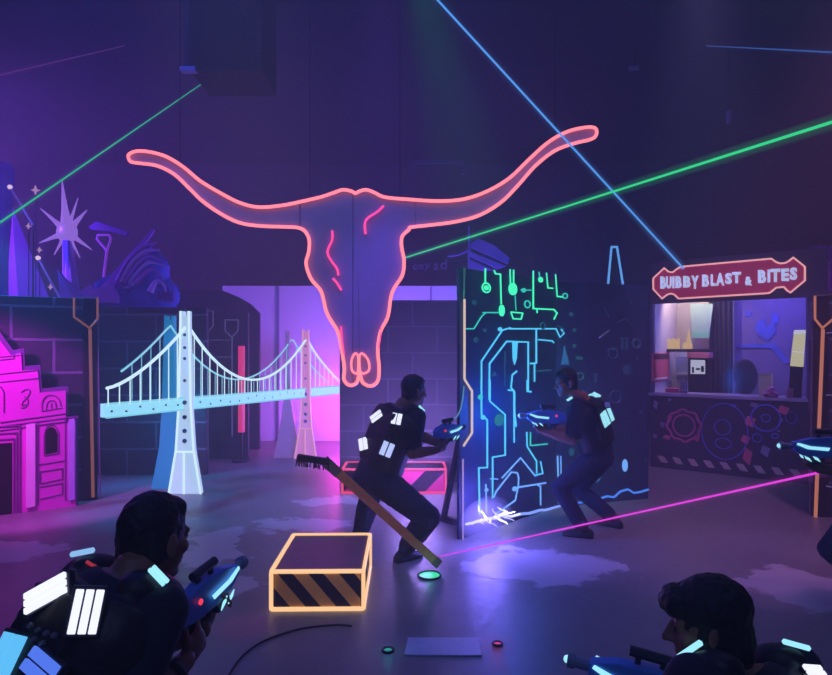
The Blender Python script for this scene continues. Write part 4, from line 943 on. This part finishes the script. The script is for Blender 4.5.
# ---------------------------------------------------------------- laser beams
def beam(label, a, b, r, col, s, r2=None, halo=.6, hk=5.0, ext=(0, 0)):
    a, b = a + (a - b) * ext[0], b + (b - a) * ext[1]
    r2 = r if r2 is None else r2
    o = MB().tube([a, a.lerp(b, .5), b], r, 8, r2=r2).build('laser_beam', emat('beam ' + label, col, s), None)
    if halo:  # sheath that emits by itself, imitating the glow around the beam
        m = bpy.data.materials.new('emissive halo of ' + label); m.use_nodes = True; nt = m.node_tree; nt.nodes.remove(nt.nodes['Principled BSDF'])
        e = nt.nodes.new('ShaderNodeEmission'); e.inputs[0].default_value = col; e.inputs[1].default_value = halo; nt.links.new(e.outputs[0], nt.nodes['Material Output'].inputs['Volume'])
        for k in (1, .5): MB().tube([a, a.lerp(b, .5), b], r * hk * k, 12, r2=r2 * hk * k).build('beam_halo', m, o)
    return tag(o, label, 'laser beam', 'laser beams')
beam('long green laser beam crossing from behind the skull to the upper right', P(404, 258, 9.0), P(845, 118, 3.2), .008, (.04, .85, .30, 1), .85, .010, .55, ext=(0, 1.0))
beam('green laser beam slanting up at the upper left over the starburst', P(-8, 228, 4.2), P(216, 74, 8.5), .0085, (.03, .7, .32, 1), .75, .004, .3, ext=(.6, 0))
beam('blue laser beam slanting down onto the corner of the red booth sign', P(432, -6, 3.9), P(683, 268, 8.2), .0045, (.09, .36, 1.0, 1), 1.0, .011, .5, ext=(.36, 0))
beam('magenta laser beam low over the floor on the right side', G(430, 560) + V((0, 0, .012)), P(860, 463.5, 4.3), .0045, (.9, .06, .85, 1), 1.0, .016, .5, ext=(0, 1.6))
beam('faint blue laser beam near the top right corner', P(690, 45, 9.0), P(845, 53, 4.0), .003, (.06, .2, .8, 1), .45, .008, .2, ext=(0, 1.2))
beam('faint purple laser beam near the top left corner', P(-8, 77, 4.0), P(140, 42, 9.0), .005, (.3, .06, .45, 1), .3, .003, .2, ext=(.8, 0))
# ---------------------------------------------------------------- people
skin = pmat('warm skin', '#8a5a48', .55, noise=.08, scale=20); hairm = pmat('black hair', '#0c0a0d', .6, noise=.4, scale=60, bump=.5)
shirtm = pmat('black cotton shirt', '#171b30', .85, noise=.2, scale=30); trm = pmat('dark navy trousers', '#181d3c', .85, noise=.2, scale=24); shoem = pmat('black shoe leather', '#0e0e12', .5)
vestm = pmat('black padded vest', '#101018', .55, noise=.25, scale=30, bump=.2); visor = pmat('grey vest trim', '#3a3d52', .5)
led_w = emat('white led panel', (.80, .82, 1.0, 1), 1.25); led_c = emat('cyan led panel', (.12, .55, 1.0, 1), 1.0); led_b = emat('blue led panel', (.10, .22, 1.0, 1), .9); led_t = emat('pale teal led panel', (.35, .85, 1.0, 1), 1.1)
led_f = pmat('led panel housing', '#23263a', .35, noise=.1)

def ik(a, b, l1, l2, pole):
    d = b - a; L = min(d.length, (l1 + l2) * .995); u = d.normalized(); x = (l1 * l1 - l2 * l2 + L * L) / (2 * L)
    h = math.sqrt(max(0, l1 * l1 - x * x)); p = V(pole) - u * V(pole).dot(u); p.normalize()
    return a + u * x + p * h, a + u * L

def hand(s, wr, d, n, side, curl=1.0, k=1.0):
    d = d.normalized(); n = (n - d * n.dot(d)).normalized(); sd = d.cross(n).normalized()
    if sd.dot(side) < 0: sd = -sd
    R = M((sd, d, n)).transposed()
    s.ell(wr + d * .045 * k, R, (.040 * k, .055 * k, .017 * k), 14, 10)
    for i, ln in enumerate((.072, .080, .075, .060)):
        p = wr + d * .082 * k + sd * (.033 - .022 * i) * k; a = 0; pts = [p - d * .02 * k, p]
        for j, f_ in enumerate((.45, .32, .26)):
            a += math.radians((38, 58, 45)[j]) * curl; p = p + (d * math.cos(a) + n * math.sin(a)) * ln * f_ * k; pts.append(p)
        s.chain(pts, [.0092 * k, .0092 * k, .0085 * k, .0078 * k, .007 * k])
    p = wr + d * .02 * k + sd * .03 * k; q = p + (sd * .75 + d * .6 + n * .3).normalized() * .042 * k; r_ = q + (d * .85 + n * .55 * curl + sd * .1).normalized() * .032 * k; e = r_ + (d * .75 + n * .7 * curl).normalized() * .026 * k
    s.chain([p, q, r_, e], [.014 * k, .0115 * k, .010 * k, .008 * k])

def head_parts(s, c, f, u, l):
    R = M((l, f, u)).transposed(); q = lambda x, y, z: c + l * x + f * y + u * z
    s.ell(q(0, -.012, .03), R, (.076, .098, .093), 24, 16); s.ell(q(0, .03, -.03), R, (.062, .062, .085), 20, 14); s.ell(q(0, .012, -.065), R, (.056, .058, .045), 18, 12); s.ell(q(0, .06, -.098), R, (.033, .028, .024), 12, 8)
    s.cone(q(0, .088, .012), .009, q(0, .112, -.032), .0135, 10); s.ell(q(.013, .098, -.036), R, (.009, .010, .008), 8, 6); s.ell(q(-.013, .098, -.036), R, (.009, .010, .008), 8, 6)
    s.cone(q(-.042, .076, .022), .011, q(.042, .076, .022), .011, 10); s.cone(q(-.019, .084, -.062), .0085, q(.019, .084, -.062), .0085, 10); s.cone(q(-.016, .082, -.073), .009, q(.016, .082, -.073), .009, 10)
    for sx in (-1, 1):
        s.ell(q(sx * .045, .062, -.022), R, (.02, .02, .022), 10, 8); s.ell(q(sx * .031, .078, .002), R, (.014, .011, .010), 10, 8)
        Re = R @ M.Rotation(sx * -.35, 3, 'Z'); s.ell(q(sx * .080, -.012, -.004), Re, (.010, .022, .034), 12, 8); s.ell(q(sx * .078, -.004, -.028), Re, (.009, .012, .012), 8, 6)
    return q, R

def torso_loft(s, pel, nk, lat, up, grow=0.0, t0=-.06, t1=1.0, sx=1.0, dgrow=0.0):
    lat = (lat - up * lat.dot(up)).normalized(); dp = up.cross(lat).normalized(); L = (nk - pel).length
    prof = [(-.22, .10, .08), (-.14, .15, .115), (0, .165, .125), (.2, .15, .11), (.4, .148, .108), (.6, .168, .120), (.78, .182, .122), (.9, .165, .108), (.97, .115, .085), (1.02, .07, .065)]
    rings = []; ts = [t0 + (t1 - t0) * i / 16 for i in range(17)]
    for tt in ts:
        for (a, xa, ya), (b, xb, yb) in zip(prof, prof[1:]):
            if a <= tt <= b or (b == prof[-1][0] and tt > b) or (a == prof[0][0] and tt < a):
                k = min(1, max(0, (tt - a) / (b - a))); k = k * k * (3 - 2 * k); x, y = xa + (xb - xa) * k, ya + (yb - ya) * k; break
        c = pel + up * L * tt
        rings.append([c + lat * math.cos(a) * (x * sx + grow) + dp * math.sin(a) * (y + grow + dgrow) for a in (2 * math.pi * j / 24 for j in range(24))])
    s.loft(rings)

def person(label, pelvis, neck, head, face, facing, lsh, rsh, lw, rw, la, ra, poles, lh=None, rh=None, vox=.007, group='players in black lit vests', hair=None, sc=1.0, toe=None, hk=1.0, wide=1.0, leg=.43, bulk=1.0):
    """All joints in world space: l/r = the player's own left and right."""
    pelvis, neck, head = V(pelvis), V(neck), V(head); lsh, rsh = V(lsh), V(rsh)
    fwd = V(facing).normalized(); up = (neck - pelvis).normalized(); lat = (rsh - lsh).normalized()
    f = V(face).normalized(); l_ = f.cross(UP).normalized(); u_ = l_.cross(f).normalized()
    body = MB(); torso_loft(body, pelvis, neck, lat, up)
    nb = head - u_ * .07 - f * .025
    body.cone(neck - up * .03, .062, nb, .054); body.cone(neck - up * .06, .075, neck + up * .02, .062)
    q, R = head_parts(body, head, f, u_, l_)
    lel, lw_ = ik(lsh, V(lw), .29, .265, poles[0]); rel, rw_ = ik(rsh, V(rw), .29, .265, poles[1])
    hl = pelvis - lat * .095 - up * .06; hr = pelvis + lat * .095 - up * .06
    lk_, la_ = ik(hl, V(la), leg, leg, poles[2]); rk_, ra_ = ik(hr, V(ra), leg, leg, poles[3])
    for sh, el, wr in ((lsh, lel, lw_), (rsh, rel, rw_)):
        body.cone(neck.lerp(sh, .45) - up * .055, .07, sh, .058); body.cone(sh, .056, el, .041); body.cone(el, .042, el.lerp(wr, .35), .043); body.cone(el.lerp(wr, .35), .043, wr, .028)
    for wr, el, h, sd in ((lw_, lel, lh, 1), (rw_, rel, rh, -1)):
        d, n, side = h if h else ((wr - el), UP * -1, lat * sd)
        hand(body, wr, V(d), V(n), V(side), k=hk)
    for h, kn, an, tt in ((hl, lk_, la_, 0), (hr, rk_, ra_, 1)):
        body.cone(h, .088, kn, .058); body.cone(kn, .058, kn.lerp(an, .3), .060); body.cone(kn.lerp(an, .3), .060, an, .038)
    o = body.remesh('person', skin, None, vox, 2)
    base = V((pelvis.x, pelvis.y, 0)); o.data.transform(M.Translation(-base)); o.location = base
    tag(o, label, 'person', group)
    # clothes
    s = MB(); torso_loft(s, pelvis, neck, lat, up, .014, -.1, .99, wide)
    for sh, el, wr in ((lsh, lel, lw_), (rsh, rel, rw_)):
        s.cone(neck.lerp(sh, .45) - up * .055, .084, sh, .073, 16); s.ell(sh, None, (.074,) * 3); s.tube([sh, sh.lerp(el, .5), sh.lerp(el, .86), sh.lerp(el, .9)], [.073, .071, .072, .066], 18)
    s.remesh('shirt', shirtm, o, max(vox, .008), 2, .0)
    s = MB(); torso_loft(s, pelvis, neck, lat, up, .018, -.21, .12, wide)
    for h, kn, an in ((hl, lk_, la_), (hr, rk_, ra_)):
        s.cone(h, .105 * bulk, kn, .076 * bulk, 16); s.ell(kn, None, (.078 * bulk,) * 3); s.tube([kn, kn.lerp(an, .5), kn.lerp(an, .88), kn.lerp(an, .93)], [.077 * bulk, .074 * bulk, .068, .062], 16)
    s.remesh('trousers', trm, o, max(vox, .009), 2, .004)
    for an, kn, sgn in ((la_, lk_, -1), (ra_, rk_, 1)):
        td = (fwd + lat * sgn * .25); td.z = 0; td.normalize()
        if toe: td = V(toe).normalized()
        sd = td.cross(UP); b0_ = V((an.x, an.y, 0)); s = MB()
        rings = []
        for k, (x, w_, h_) in enumerate(((-.085, .028, .06), (-.06, .036, .085), (0, .040, .095), (.06, .044, .075), (.12, .046, .055), (.165, .038, .042), (.185, .02, .03))):
            c = b0_ + td * x
            rings.append([c + sd * w_ * cx + UP * max(.004, h_ * cz) for cx, cz in ((-1, 0), (-1, .35), (-.8, .75), (-.35, 1), (.35, 1), (.8, .75), (1, .35), (1, 0))])
        s.loft(rings); s.cone(b0_ + UP * .07, .046, V((an.x, an.y, max(.09, an.z))) , .044)
        s.build('shoe', shoem, o, True)
    # hair
    s = MB(); Rq = R
    s.ell(q(0, -.018, .040), Rq, (.083, .100, .100), 24, 16); s.ell(q(0, -.062, -.02), Rq, (.066, .045, .075), 18, 12); s.ell(q(0, .030, .085), Rq, (.066, .055, .038), 18, 12)
    for sx in (-1, 1): s.ell(q(sx * .062, -.035, .0), Rq, (.022, .05, .06), 12, 10)
    if hair == 'long_fringe':
        s.ell(q(0, .078, .072), Rq, (.07, .04, .045), 18, 12); s.ell(q(.03, .095, .058), Rq, (.04, .028, .03), 12, 8); s.ell(q(0, -.07, -.03), Rq, (.078, .05, .095), 18, 12)
        for sx in (-1, 1): s.ell(q(sx * .068, -.02, -.02), Rq, (.022, .055, .07), 12, 10)
        s.ell(q(0, -.02, .055), Rq, (.088, .104, .092), 24, 16)
    s.remesh('hair', hairm, o, max(.005, vox * .8), 2, .006 if hair == 'long_fringe' else .004)
    for sx in (-1, 1):
        s = MB(); s.ell(q(sx * .031, .083, .003), Rq, (.010, .008, .008), 10, 8); s.build('eye', pmat('dark eye', '#1a1518', .2), o, True)
    # vest: padded shell with shoulder pods and straps
    s = MB(); torso_loft(s, pelvis, neck, lat, up, .034, .12, .93, wide, .014)
    dp = up.cross(lat).normalized()
    if dp.dot(fwd) > 0: dp = -dp          # towards the back
    for sh, sg in ((lsh, -1), (rsh, 1)):
        c = neck.lerp(sh, .62) + up * .012; Rl = M((lat, dp, up)).transposed()
        s.ell(c, Rl, (.072, .105, .062), 18, 12)
    s.box(pelvis + (neck - pelvis) * .68 + dp * .135, (.25, .07, .22), M((lat, dp, up)).transposed()); s.box(pelvis + (neck - pelvis) * .36 + dp * .125, (.27, .06, .16), M((lat, dp, up)).transposed())
    vest = s.remesh('vest', vestm, o, max(vox, .009), 3, .0)
    return dict(o=o, vest=vest, lw=lw_, rw=rw_, lel=lel, rel=rel, q=q, R=R, lat=lat, up=up, back=dp, lsh=lsh, rsh=rsh, f=f)

def bvh(o):
    m = world(o); return BVHTree.FromPolygons([m @ v.co for v in o.data.vertices], [tuple(p.vertices) for p in o.data.polygons])

def led(p, px, py, w_, h_, roll, mat, bars=3, vert=False, slim=False, name='led_panel', tree=None):
    tr = tree or p.setdefault('bvh', bvh(p['vest']))
    o = V((0, 0, EYE)); hit = (None, None)
    for k in range(14):                       # nearest spot of the vest to the place seen in the photo
        for b in range(8):
            d = (P(px + 1.2 * k * math.cos(b * .785), py + 1.2 * k * math.sin(b * .785), 1.0) - o).normalized(); hit = tr.ray_cast(o, d)
            if hit[0] is not None or k == 0: break
        if hit[0] is not None: break
    if k: print('LED moved', px, py, k)
    if hit[0] is None: print('LED MISS', px, py); return None
    c, n = hit[0], hit[1]
    n = (n * .6 + -d * .25 + p['back'] * .25).normalized()
    vr = (V((1, 0, 0)) - n * n.x).normalized(); vu = n.cross(vr); 
    if vu.z < 0: vu = -vu
    a = math.radians(roll); X = vr * math.cos(a) + vu * math.sin(a); Y = vu * math.cos(a) - vr * math.sin(a)
    R = M((X, Y, n)).transposed(); dist = (c - o).length
    w_, h_ = w_ * dist / F, h_ * dist / F
    s = MB(); c = c + n * .004
    if not slim: s.box(c - n * .006, (w_ * 1.14, h_ * 1.16, .022), R)
    s.mi = 1
    for i in range(bars):
        k = (i + .5) / bars - .5
        if vert: s.box(c + X * w_ * k + n * .008, (w_ / bars * .8, h_, .012), R)
        else: s.box(c + Y * h_ * k + n * .008, (w_, h_ / bars * .8, .012), R)
    return s.build(name, [led_f, mat], p['vest'], bevel=.002)

def gun(label, c, axis, k, strip, upv=UP, group='laser guns held by the players'):
    c = V(c); a, sd, u = basis(axis, upv); t = thing('laser_gun', label, 'toy gun', c, 0, group)
    q = lambda x, y, z=0: c + a * (x if x < .15 else .15 + (x - .15) * .62) * k + u * (y * 1.3 if y > -.05 else y - .015) * k + sd * z * 1.15 * k
    gb_ = pmat('blue gun plastic', '#4a86e8', .4, noise=.15, scale=20); gd = pmat('dark gun plastic', '#262a3c', .45, noise=.15); gg = pmat('grey gun plastic', '#7d88a8', .4)
    def side(pts, w_, mat, name, bevel=.006):
        s = MB(); s.prism([q(x, y, -w_) for x, y in pts], sd * 2 * w_ * k); return s.build(name, mat, t, bevel=bevel * k)
    side([(-.17, .045), (-.20, .02), (-.20, -.02), (-.12, -.035), (.02, -.04), (.12, -.03), (.19, -.005), (.19, .03), (.08, .052), (-.06, .06)], .028, gb_, 'body')
    side([(-.13, -.03), (-.075, -.035), (-.095, -.15), (-.155, -.145)], .018, gd, 'grip'); side([(-.07, -.035), (-.06, -.075), (-.01, -.075), (.0, -.038), (-.008, -.04), (-.016, -.067), (-.055, -.067), (-.062, -.035)], .008, gd, 'trigger_guard', .002)
    s = MB(); s.tube([q(.17, .012), q(.30, .012)], .020 * k, 12); s.tube([q(.27, .012), q(.31, .012)], .027 * k, 12); s.build('barrel', gg, t, bevel=.002)
    s = MB(); s.tube([q(-.09, .085), q(.05, .085)], .018 * k, 10); s.box(q(-.06, .065), (.02 * k, .012 * k, .03 * k), M((a, sd, u)).transposed()); s.box(q(.02, .062), (.02 * k, .012 * k, .03 * k), M((a, sd, u)).transposed()); s.build('sight', gd, t)
    side([(.02, -.035), (.11, -.027), (.09, -.075), (.03, -.08)], .022, gd, 'fore_grip')
    s = MB()
    for z in (-.030, .030): s.prism([q(x, y, z) for x, y in ((-.02, -.005), (.10, .002), (.17, .022), (.16, .032), (.08, .016), (-.03, .010))], sd * (.004 if z > 0 else -.004) * k)
    s.build('light_strip', strip, t)
    for z in (-.030, .030):
        s = MB(); s.ell(q(-.10, .02, z), M((a, sd, u)).transposed(), (.012 * k, .006 * k, .012 * k), 10, 8); s.build('indicator_light', emat('red indicator', (1.0, .05, .08, 1), 1.0), t)
    for z in (-.026, .026):
        for x in (.035, .085):
            s = MB(); s.prism([q(x + dx, y, z) for dx, y in ((-.012, -.062), (.022, -.046), (.034, -.030), (.004, -.040))], sd * (.005 if z > 0 else -.005) * k); s.build('side_light', strip, t)
    s = MB(); s.ell(q(.312, .012), None, (.014 * k,) * 3, 10, 8); s.build('muzzle_lens', strip, t)
    return dict(t=t, q=q, a=a, s=sd, u=u, grip=q(-.115, -.085), fore=q(.065, -.06))

def hold(g, which, side):
    """Wrist point and hand frame for a hand closed on the grip (or fore grip) of gun g; side = +1 when the palm is on the sd side."""
    if which == 'grip': c = g['grip']; d = (g['a'] * .75 + g['u'] * .25)
    else: c = g['fore']; d = (g['a'] * .55 + g['u'] * .5)
    d.normalize(); n = -g['s'] * side
    n = (n - d * n.dot(d)).normalized()
    wr = c - d * .082 - n * .028
    return wr, (d, n, g['u'])

# --- front left player
fl_gun = gun('blue laser gun with pale light strip held by the front left player', P(209, 594, 1.90), (.26, .95, .12), .80, led_t)
wl, hl_ = hold(fl_gun, 'fore', -1); wr, hr_ = hold(fl_gun, 'grip', 1)
A1 = person('player in black shirt and lit vest crouching at the front left, seen from behind', (-1.0, 1.50, .58), P(131, 578, 1.71), P(155, 539, 1.80), (.46, .88, -.12), (.56, .83, 0), P(84, 582, 1.84), P(160, 612, 1.63), wl, wr,
            (-1.16, 1.62, .08), (-.78, 1.30, .08), ((-.3, .3, -1), (-.18, -.22, -1), (.4, .8, .3), (.6, .7, .3)), hl_, hr_, vox=.0055)
# --- front right player
fr_gun = gun('blue laser gun aimed left by the front right player at the lower edge', P(641, 686, 1.80), (-.90, .36, .12), .85, led_t)
wl, hl_ = hold(fr_gun, 'fore', 1); wr, hr_ = hold(fr_gun, 'grip', -1)
A2 = person('player with shaggy black hair crouching at the front right, head turned left', (1.08, 1.50, .42), P(736, 676, 1.72), P(707, 626, 1.75), (-.94, .30, -.10), (-.55, .83, 0), P(694, 684, 1.58), P(795, 668, 1.82), wl, wr,
            (.88, 1.42, .08), (1.26, 1.64, .08), ((-.5, -.3, -1), (-.2, .5, -1), (-.6, .7, .3), (-.4, .9, .3)), hl_, hr_, vox=.0055, hair='long_fringe')
# --- crouching player by the block wall
m_gun = gun('laser gun with white lights held up by the crouching middle player', P(449, 432, 4.86), (.62, .75, .02), .85, led_t)
wl, hl_ = hold(m_gun, 'fore', -1); wr, hr_ = hold(m_gun, 'grip', 1)
A3 = person('player crouching before the block wall with four lit panels on the back', P(378, 474, 5.02), P(402, 407, 5.0), P(414, 391, 5.05), (.85, .50, -.08), (.60, .80, 0), P(388, 415, 5.13), P(417, 417, 4.90), wl, wr,
            (-.49, 5.30, .08), (-.10, 5.0, .08), ((-.2, .3, -1), (.2, -.4, -1), (.1, .6, .2), (.75, -.65, .2)), hl_, hr_, vox=.008, wide=1.2, leg=.465, bulk=1.25)
# --- player in front of the circuit wall
c_gun = gun('laser gun with a white muzzle light aimed left before the circuit wall', P(545, 418, 5.52), (-.95, -.12, .04), .95, led_t)
wl, hl_ = hold(c_gun, 'fore', 1); wr, hr_ = hold(c_gun, 'grip', -1)
A4 = person('player aiming left in front of the circuit wall with teal lit back panels', P(597, 452, 5.78), P(582, 399, 5.70), P(566, 383, 5.68), (-.95, -.22, -.12), (-.72, .55, 0), P(577, 409, 5.55), P(597, 409, 5.85), wl, wr,
            (1.52, 5.62, .08), (1.90, 5.95, .08), ((-.3, -.3, -1), (-.2, .3, -1), (-.8, -.1, .2), (-.8, .4, .2)), hl_, hr_, vox=.008)
# --- player at the right edge
e_gun = gun('blue laser gun with a bright strip reaching in from the right edge', P(822, 449, 3.86), (-.97, .12, .0), 1.0, led_t)
wl, hl_ = hold(e_gun, 'fore', 1); wr, hr_ = hold(e_gun, 'grip', -1)
A5 = person('player at the right edge holding a gun, only a bent dark knee showing', (2.98, 3.98, .78), (2.96, 3.95, 1.24), (2.90, 3.93, 1.42), (-.97, .15, -.08), (-.95, .3, 0), (2.93, 3.77, 1.17), (3.02, 4.13, 1.17), wl, wr,
            (2.84, 3.80, .08), (3.10, 4.12, .08), ((-.2, -.3, -1), (-.2, .3, -1), (-1, 0, .1), (-1, .2, .1)), hl_, hr_, vox=.009)

# lit panels
led(A1, 49, 594, 38, 19, 24, led_w, 3); led(A1, 86, 611, 23, 34, -4, led_w, 3, True); led(A1, 8, 660, 26, 36, -12, led_c, 2, True); led(A1, 44, 668, 34, 20, -28, led_b, 2)
led(A1, 84, 546, 20, 5, 4, emat('pale blue shoulder light', (.3, .6, 1, 1), .9), 1, slim=True, name='shoulder_light'); led(A1, 96, 568, 18, 3.5, -25, emat('dim red strip', (.8, .04, .06, 1), .4), 1, slim=True, name='red_strip')
led(A1, 158, 578, 20, 8, -35, led_t, 2, slim=True, name='shoulder_light')
for x, y in ((34, 626), (42, 631), (50, 634), (46, 644), (58, 636), (38, 640)): led(A1, x, y, 4, 4, 30, pmat('grey vest stud', '#9a98a8', .3, metal=.5), 1, slim=True, name='stud')
led(A2, 690, 653, 26, 5, 22, led_t, 1, slim=True, name='shoulder_light'); led(A2, 801, 641, 22, 4, -6, led_t, 1, slim=True, name='shoulder_light'); led(A2, 813, 674, 14, 10, 0, led_w, 2); led(A2, 768, 675, 14, 8, 0, led_b, 2)
led(A3, 377, 416.5, 14, 8, 28, led_w, 2); led(A3, 397, 419, 11, 11, -12, led_w, 2, True); led(A3, 364, 444, 11, 12, 10, led_w, 2, True); led(A3, 387, 449, 13, 14, -22, emat('blue white led panel', (.45, .55, 1, 1), 1.2), 2, True)
led(A3, 427, 409, 8, 2.5, -40, led_t, 1, slim=True, name='shoulder_light')
led(A4, 591, 399, 8, 9, 30, led_t, 2, True); led(A4, 600, 392, 7, 8, 42, led_t, 1, True); led(A4, 604, 419, 11, 14, 30, led_t, 2, True); led(A4, 613, 414, 6, 14, 28, led_t, 1, True); led(A4, 613, 398, 7, 6, 10, emat('violet led panel', (.12, .12, .6, 1), .5), 1); led(A4, 570, 389, 6, 3, 20, led_t, 1, slim=True, name='shoulder_light')
# watch on the front left player's wrist
s = MB(); a_, sd_, u_ = basis(A1['rw'] - A1['rel']); cc = A1['rw'] - a_ * .045
s.tube([cc - a_ * .014, cc + a_ * .014], .038, 16); s.ell(cc - sd_ * .036, None, (.014,) * 3); s.build('watch', pmat('black watch strap', '#0b0b10', .4), A1['o'], True)
# thin tube arc by the middle player's gun
# ---------------------------------------------------------------- lights of the arena, and added unseen fills
light('AREA', 'overhead blue wash', (0, 4.6, 5.3), (0, 6.0, 0), '#3c5cff', 26, 4, size_y=3)
light('AREA', 'overhead blue wash left', (-2.6, 4.0, 5.3), (-2.0, 5.5, 0), '#3060ff', 34, 1.5)
light('AREA', 'overhead mauve wash right', (3.2, 4.0, 5.3), (3.0, 5.2, 0), '#7f84c4', 34, 1.5)
light('AREA', 'rear haze fill', (2.2, 9.6, 1.0), (1.6, 12.9, 2.0), '#4464ff', 85, 2.0)  # added behind the panels to brighten the rear haze
light('AREA', 'front fill', (-.6, -1.8, 4.6), (-.3, 5.0, .6), '#7a98f0', 46, 1.5)  # added unseen fill from behind the camera
light('SPOT', 'crate and broom fill', (-.2, .3, 2.3), (-.45, 4.6, .3), '#e8d0f0', 120, .08, 20)  # added unseen spot, brightens the crate front and broom
light('SPOT', 'cyan bridge spot', (-4.7, 6.35, 3.1), (-2.5, 7.3, .0), '#1898ff', 420, .1, 52)
light('SPOT', 'magenta facade flood', (-4.3, 4.6, 2.6), (-4.35, 6.45, .85), '#f048ff', 520, .12, 58, .4)
light('SPOT', 'magenta floor spot', (-4.6, 5.2, 4.6), (-4.1, 5.9, 0), '#ff30c8', 130, .12, 24)
light('AREA', 'violet backdrop uplight', (.1, 9.3, .5), (-1.3, 11.6, 1.9), '#8f68ff', 210, 1.6, size_y=.5)
light('POINT', 'magenta backdrop glow', (-1.35, 10.9, .7), None, '#ff30c8', 60, .12)
light('POINT', 'violet electric glow', (.62, 5.38, .30), None, '#7a68ff', 34, .16, spec=.02)
light('POINT', 'blue board fill', (.9, 5.6, 1.1), None, '#1868ff', 26, .16, spec=.03)  # added in mid-air, tints the board beyond its traces' own light
light('SPOT', 'purple skull spot', (-.4, 1.6, 5.2), (-.5, 6.1, 2.9), '#949ee8', 200, .2, 60)
light('AREA', 'violet prop flood', (-7.6, 8.8, 4.4), (-5.6, 10.2, 3.3), '#9450ff', 300, .6)
light('SPOT', 'blue column spot', (-7.4, 7.6, 4.6), (-6.4, 9.2, 3.4), '#2078ff', 1200, .1, 40)
light('SPOT', 'green board fill', (-.1, 4.0, 4.6), (.75, 5.8, 2.25), '#18ffb0', 300, .1, 24)  # added spot, tints the top of the board green
q = WK.at(.4, 2.8, -.5); light('SPOT', 'warm booth lamp', q, WK.at(.3, 1.7, -1.2), '#ffdcb8', 60, .06, 120)
light('AREA', 'violet booth lamp', WK.at(1.4, 2.8, -.5), WK.at(1.4, 1.0, -.5), '#9a88ff', 32, .7)
light('SPOT', 'violet drape spot', (6.9, 7.6, 4.4), (6.2, 8.9, 2.2), '#b030ff', 100, .2, 40)
light('SPOT', 'pink floor spot', (-1.6, 3.2, 4.9), G(246, 626), '#ff2fa0', 120, .05, 5, .8)
light('POINT', 'cyan tower glow', (-3.15, 8.0, .95), None, '#18b0ff', 16, .1)
light('POINT', 'violet room fill', (.0, 7.0, .55), None, '#9478e0', 85, .2, spec=.2)  # added unseen point in mid-room, lights the block wall and haze
light('SPOT', 'violet legs spot', (-.3, 4.6, 4.8), (-.2, 6.9, 0), '#8048ff', 300, .2, 30)
light('SPOT', 'mauve floor fill', (3.6, 3.4, 5.1), (2.9, 6.4, 0), '#e080d8', 640, .3, 56, 1)  # added spot, lifts the mauve on the right floor
light('SPOT', 'mauve booth spot', (2.2, 4.8, 5.0), (4.0, 8.4, 1.3), '#a898e8', 320, .2, 40)
bpy.data.scenes.remove(TMP)
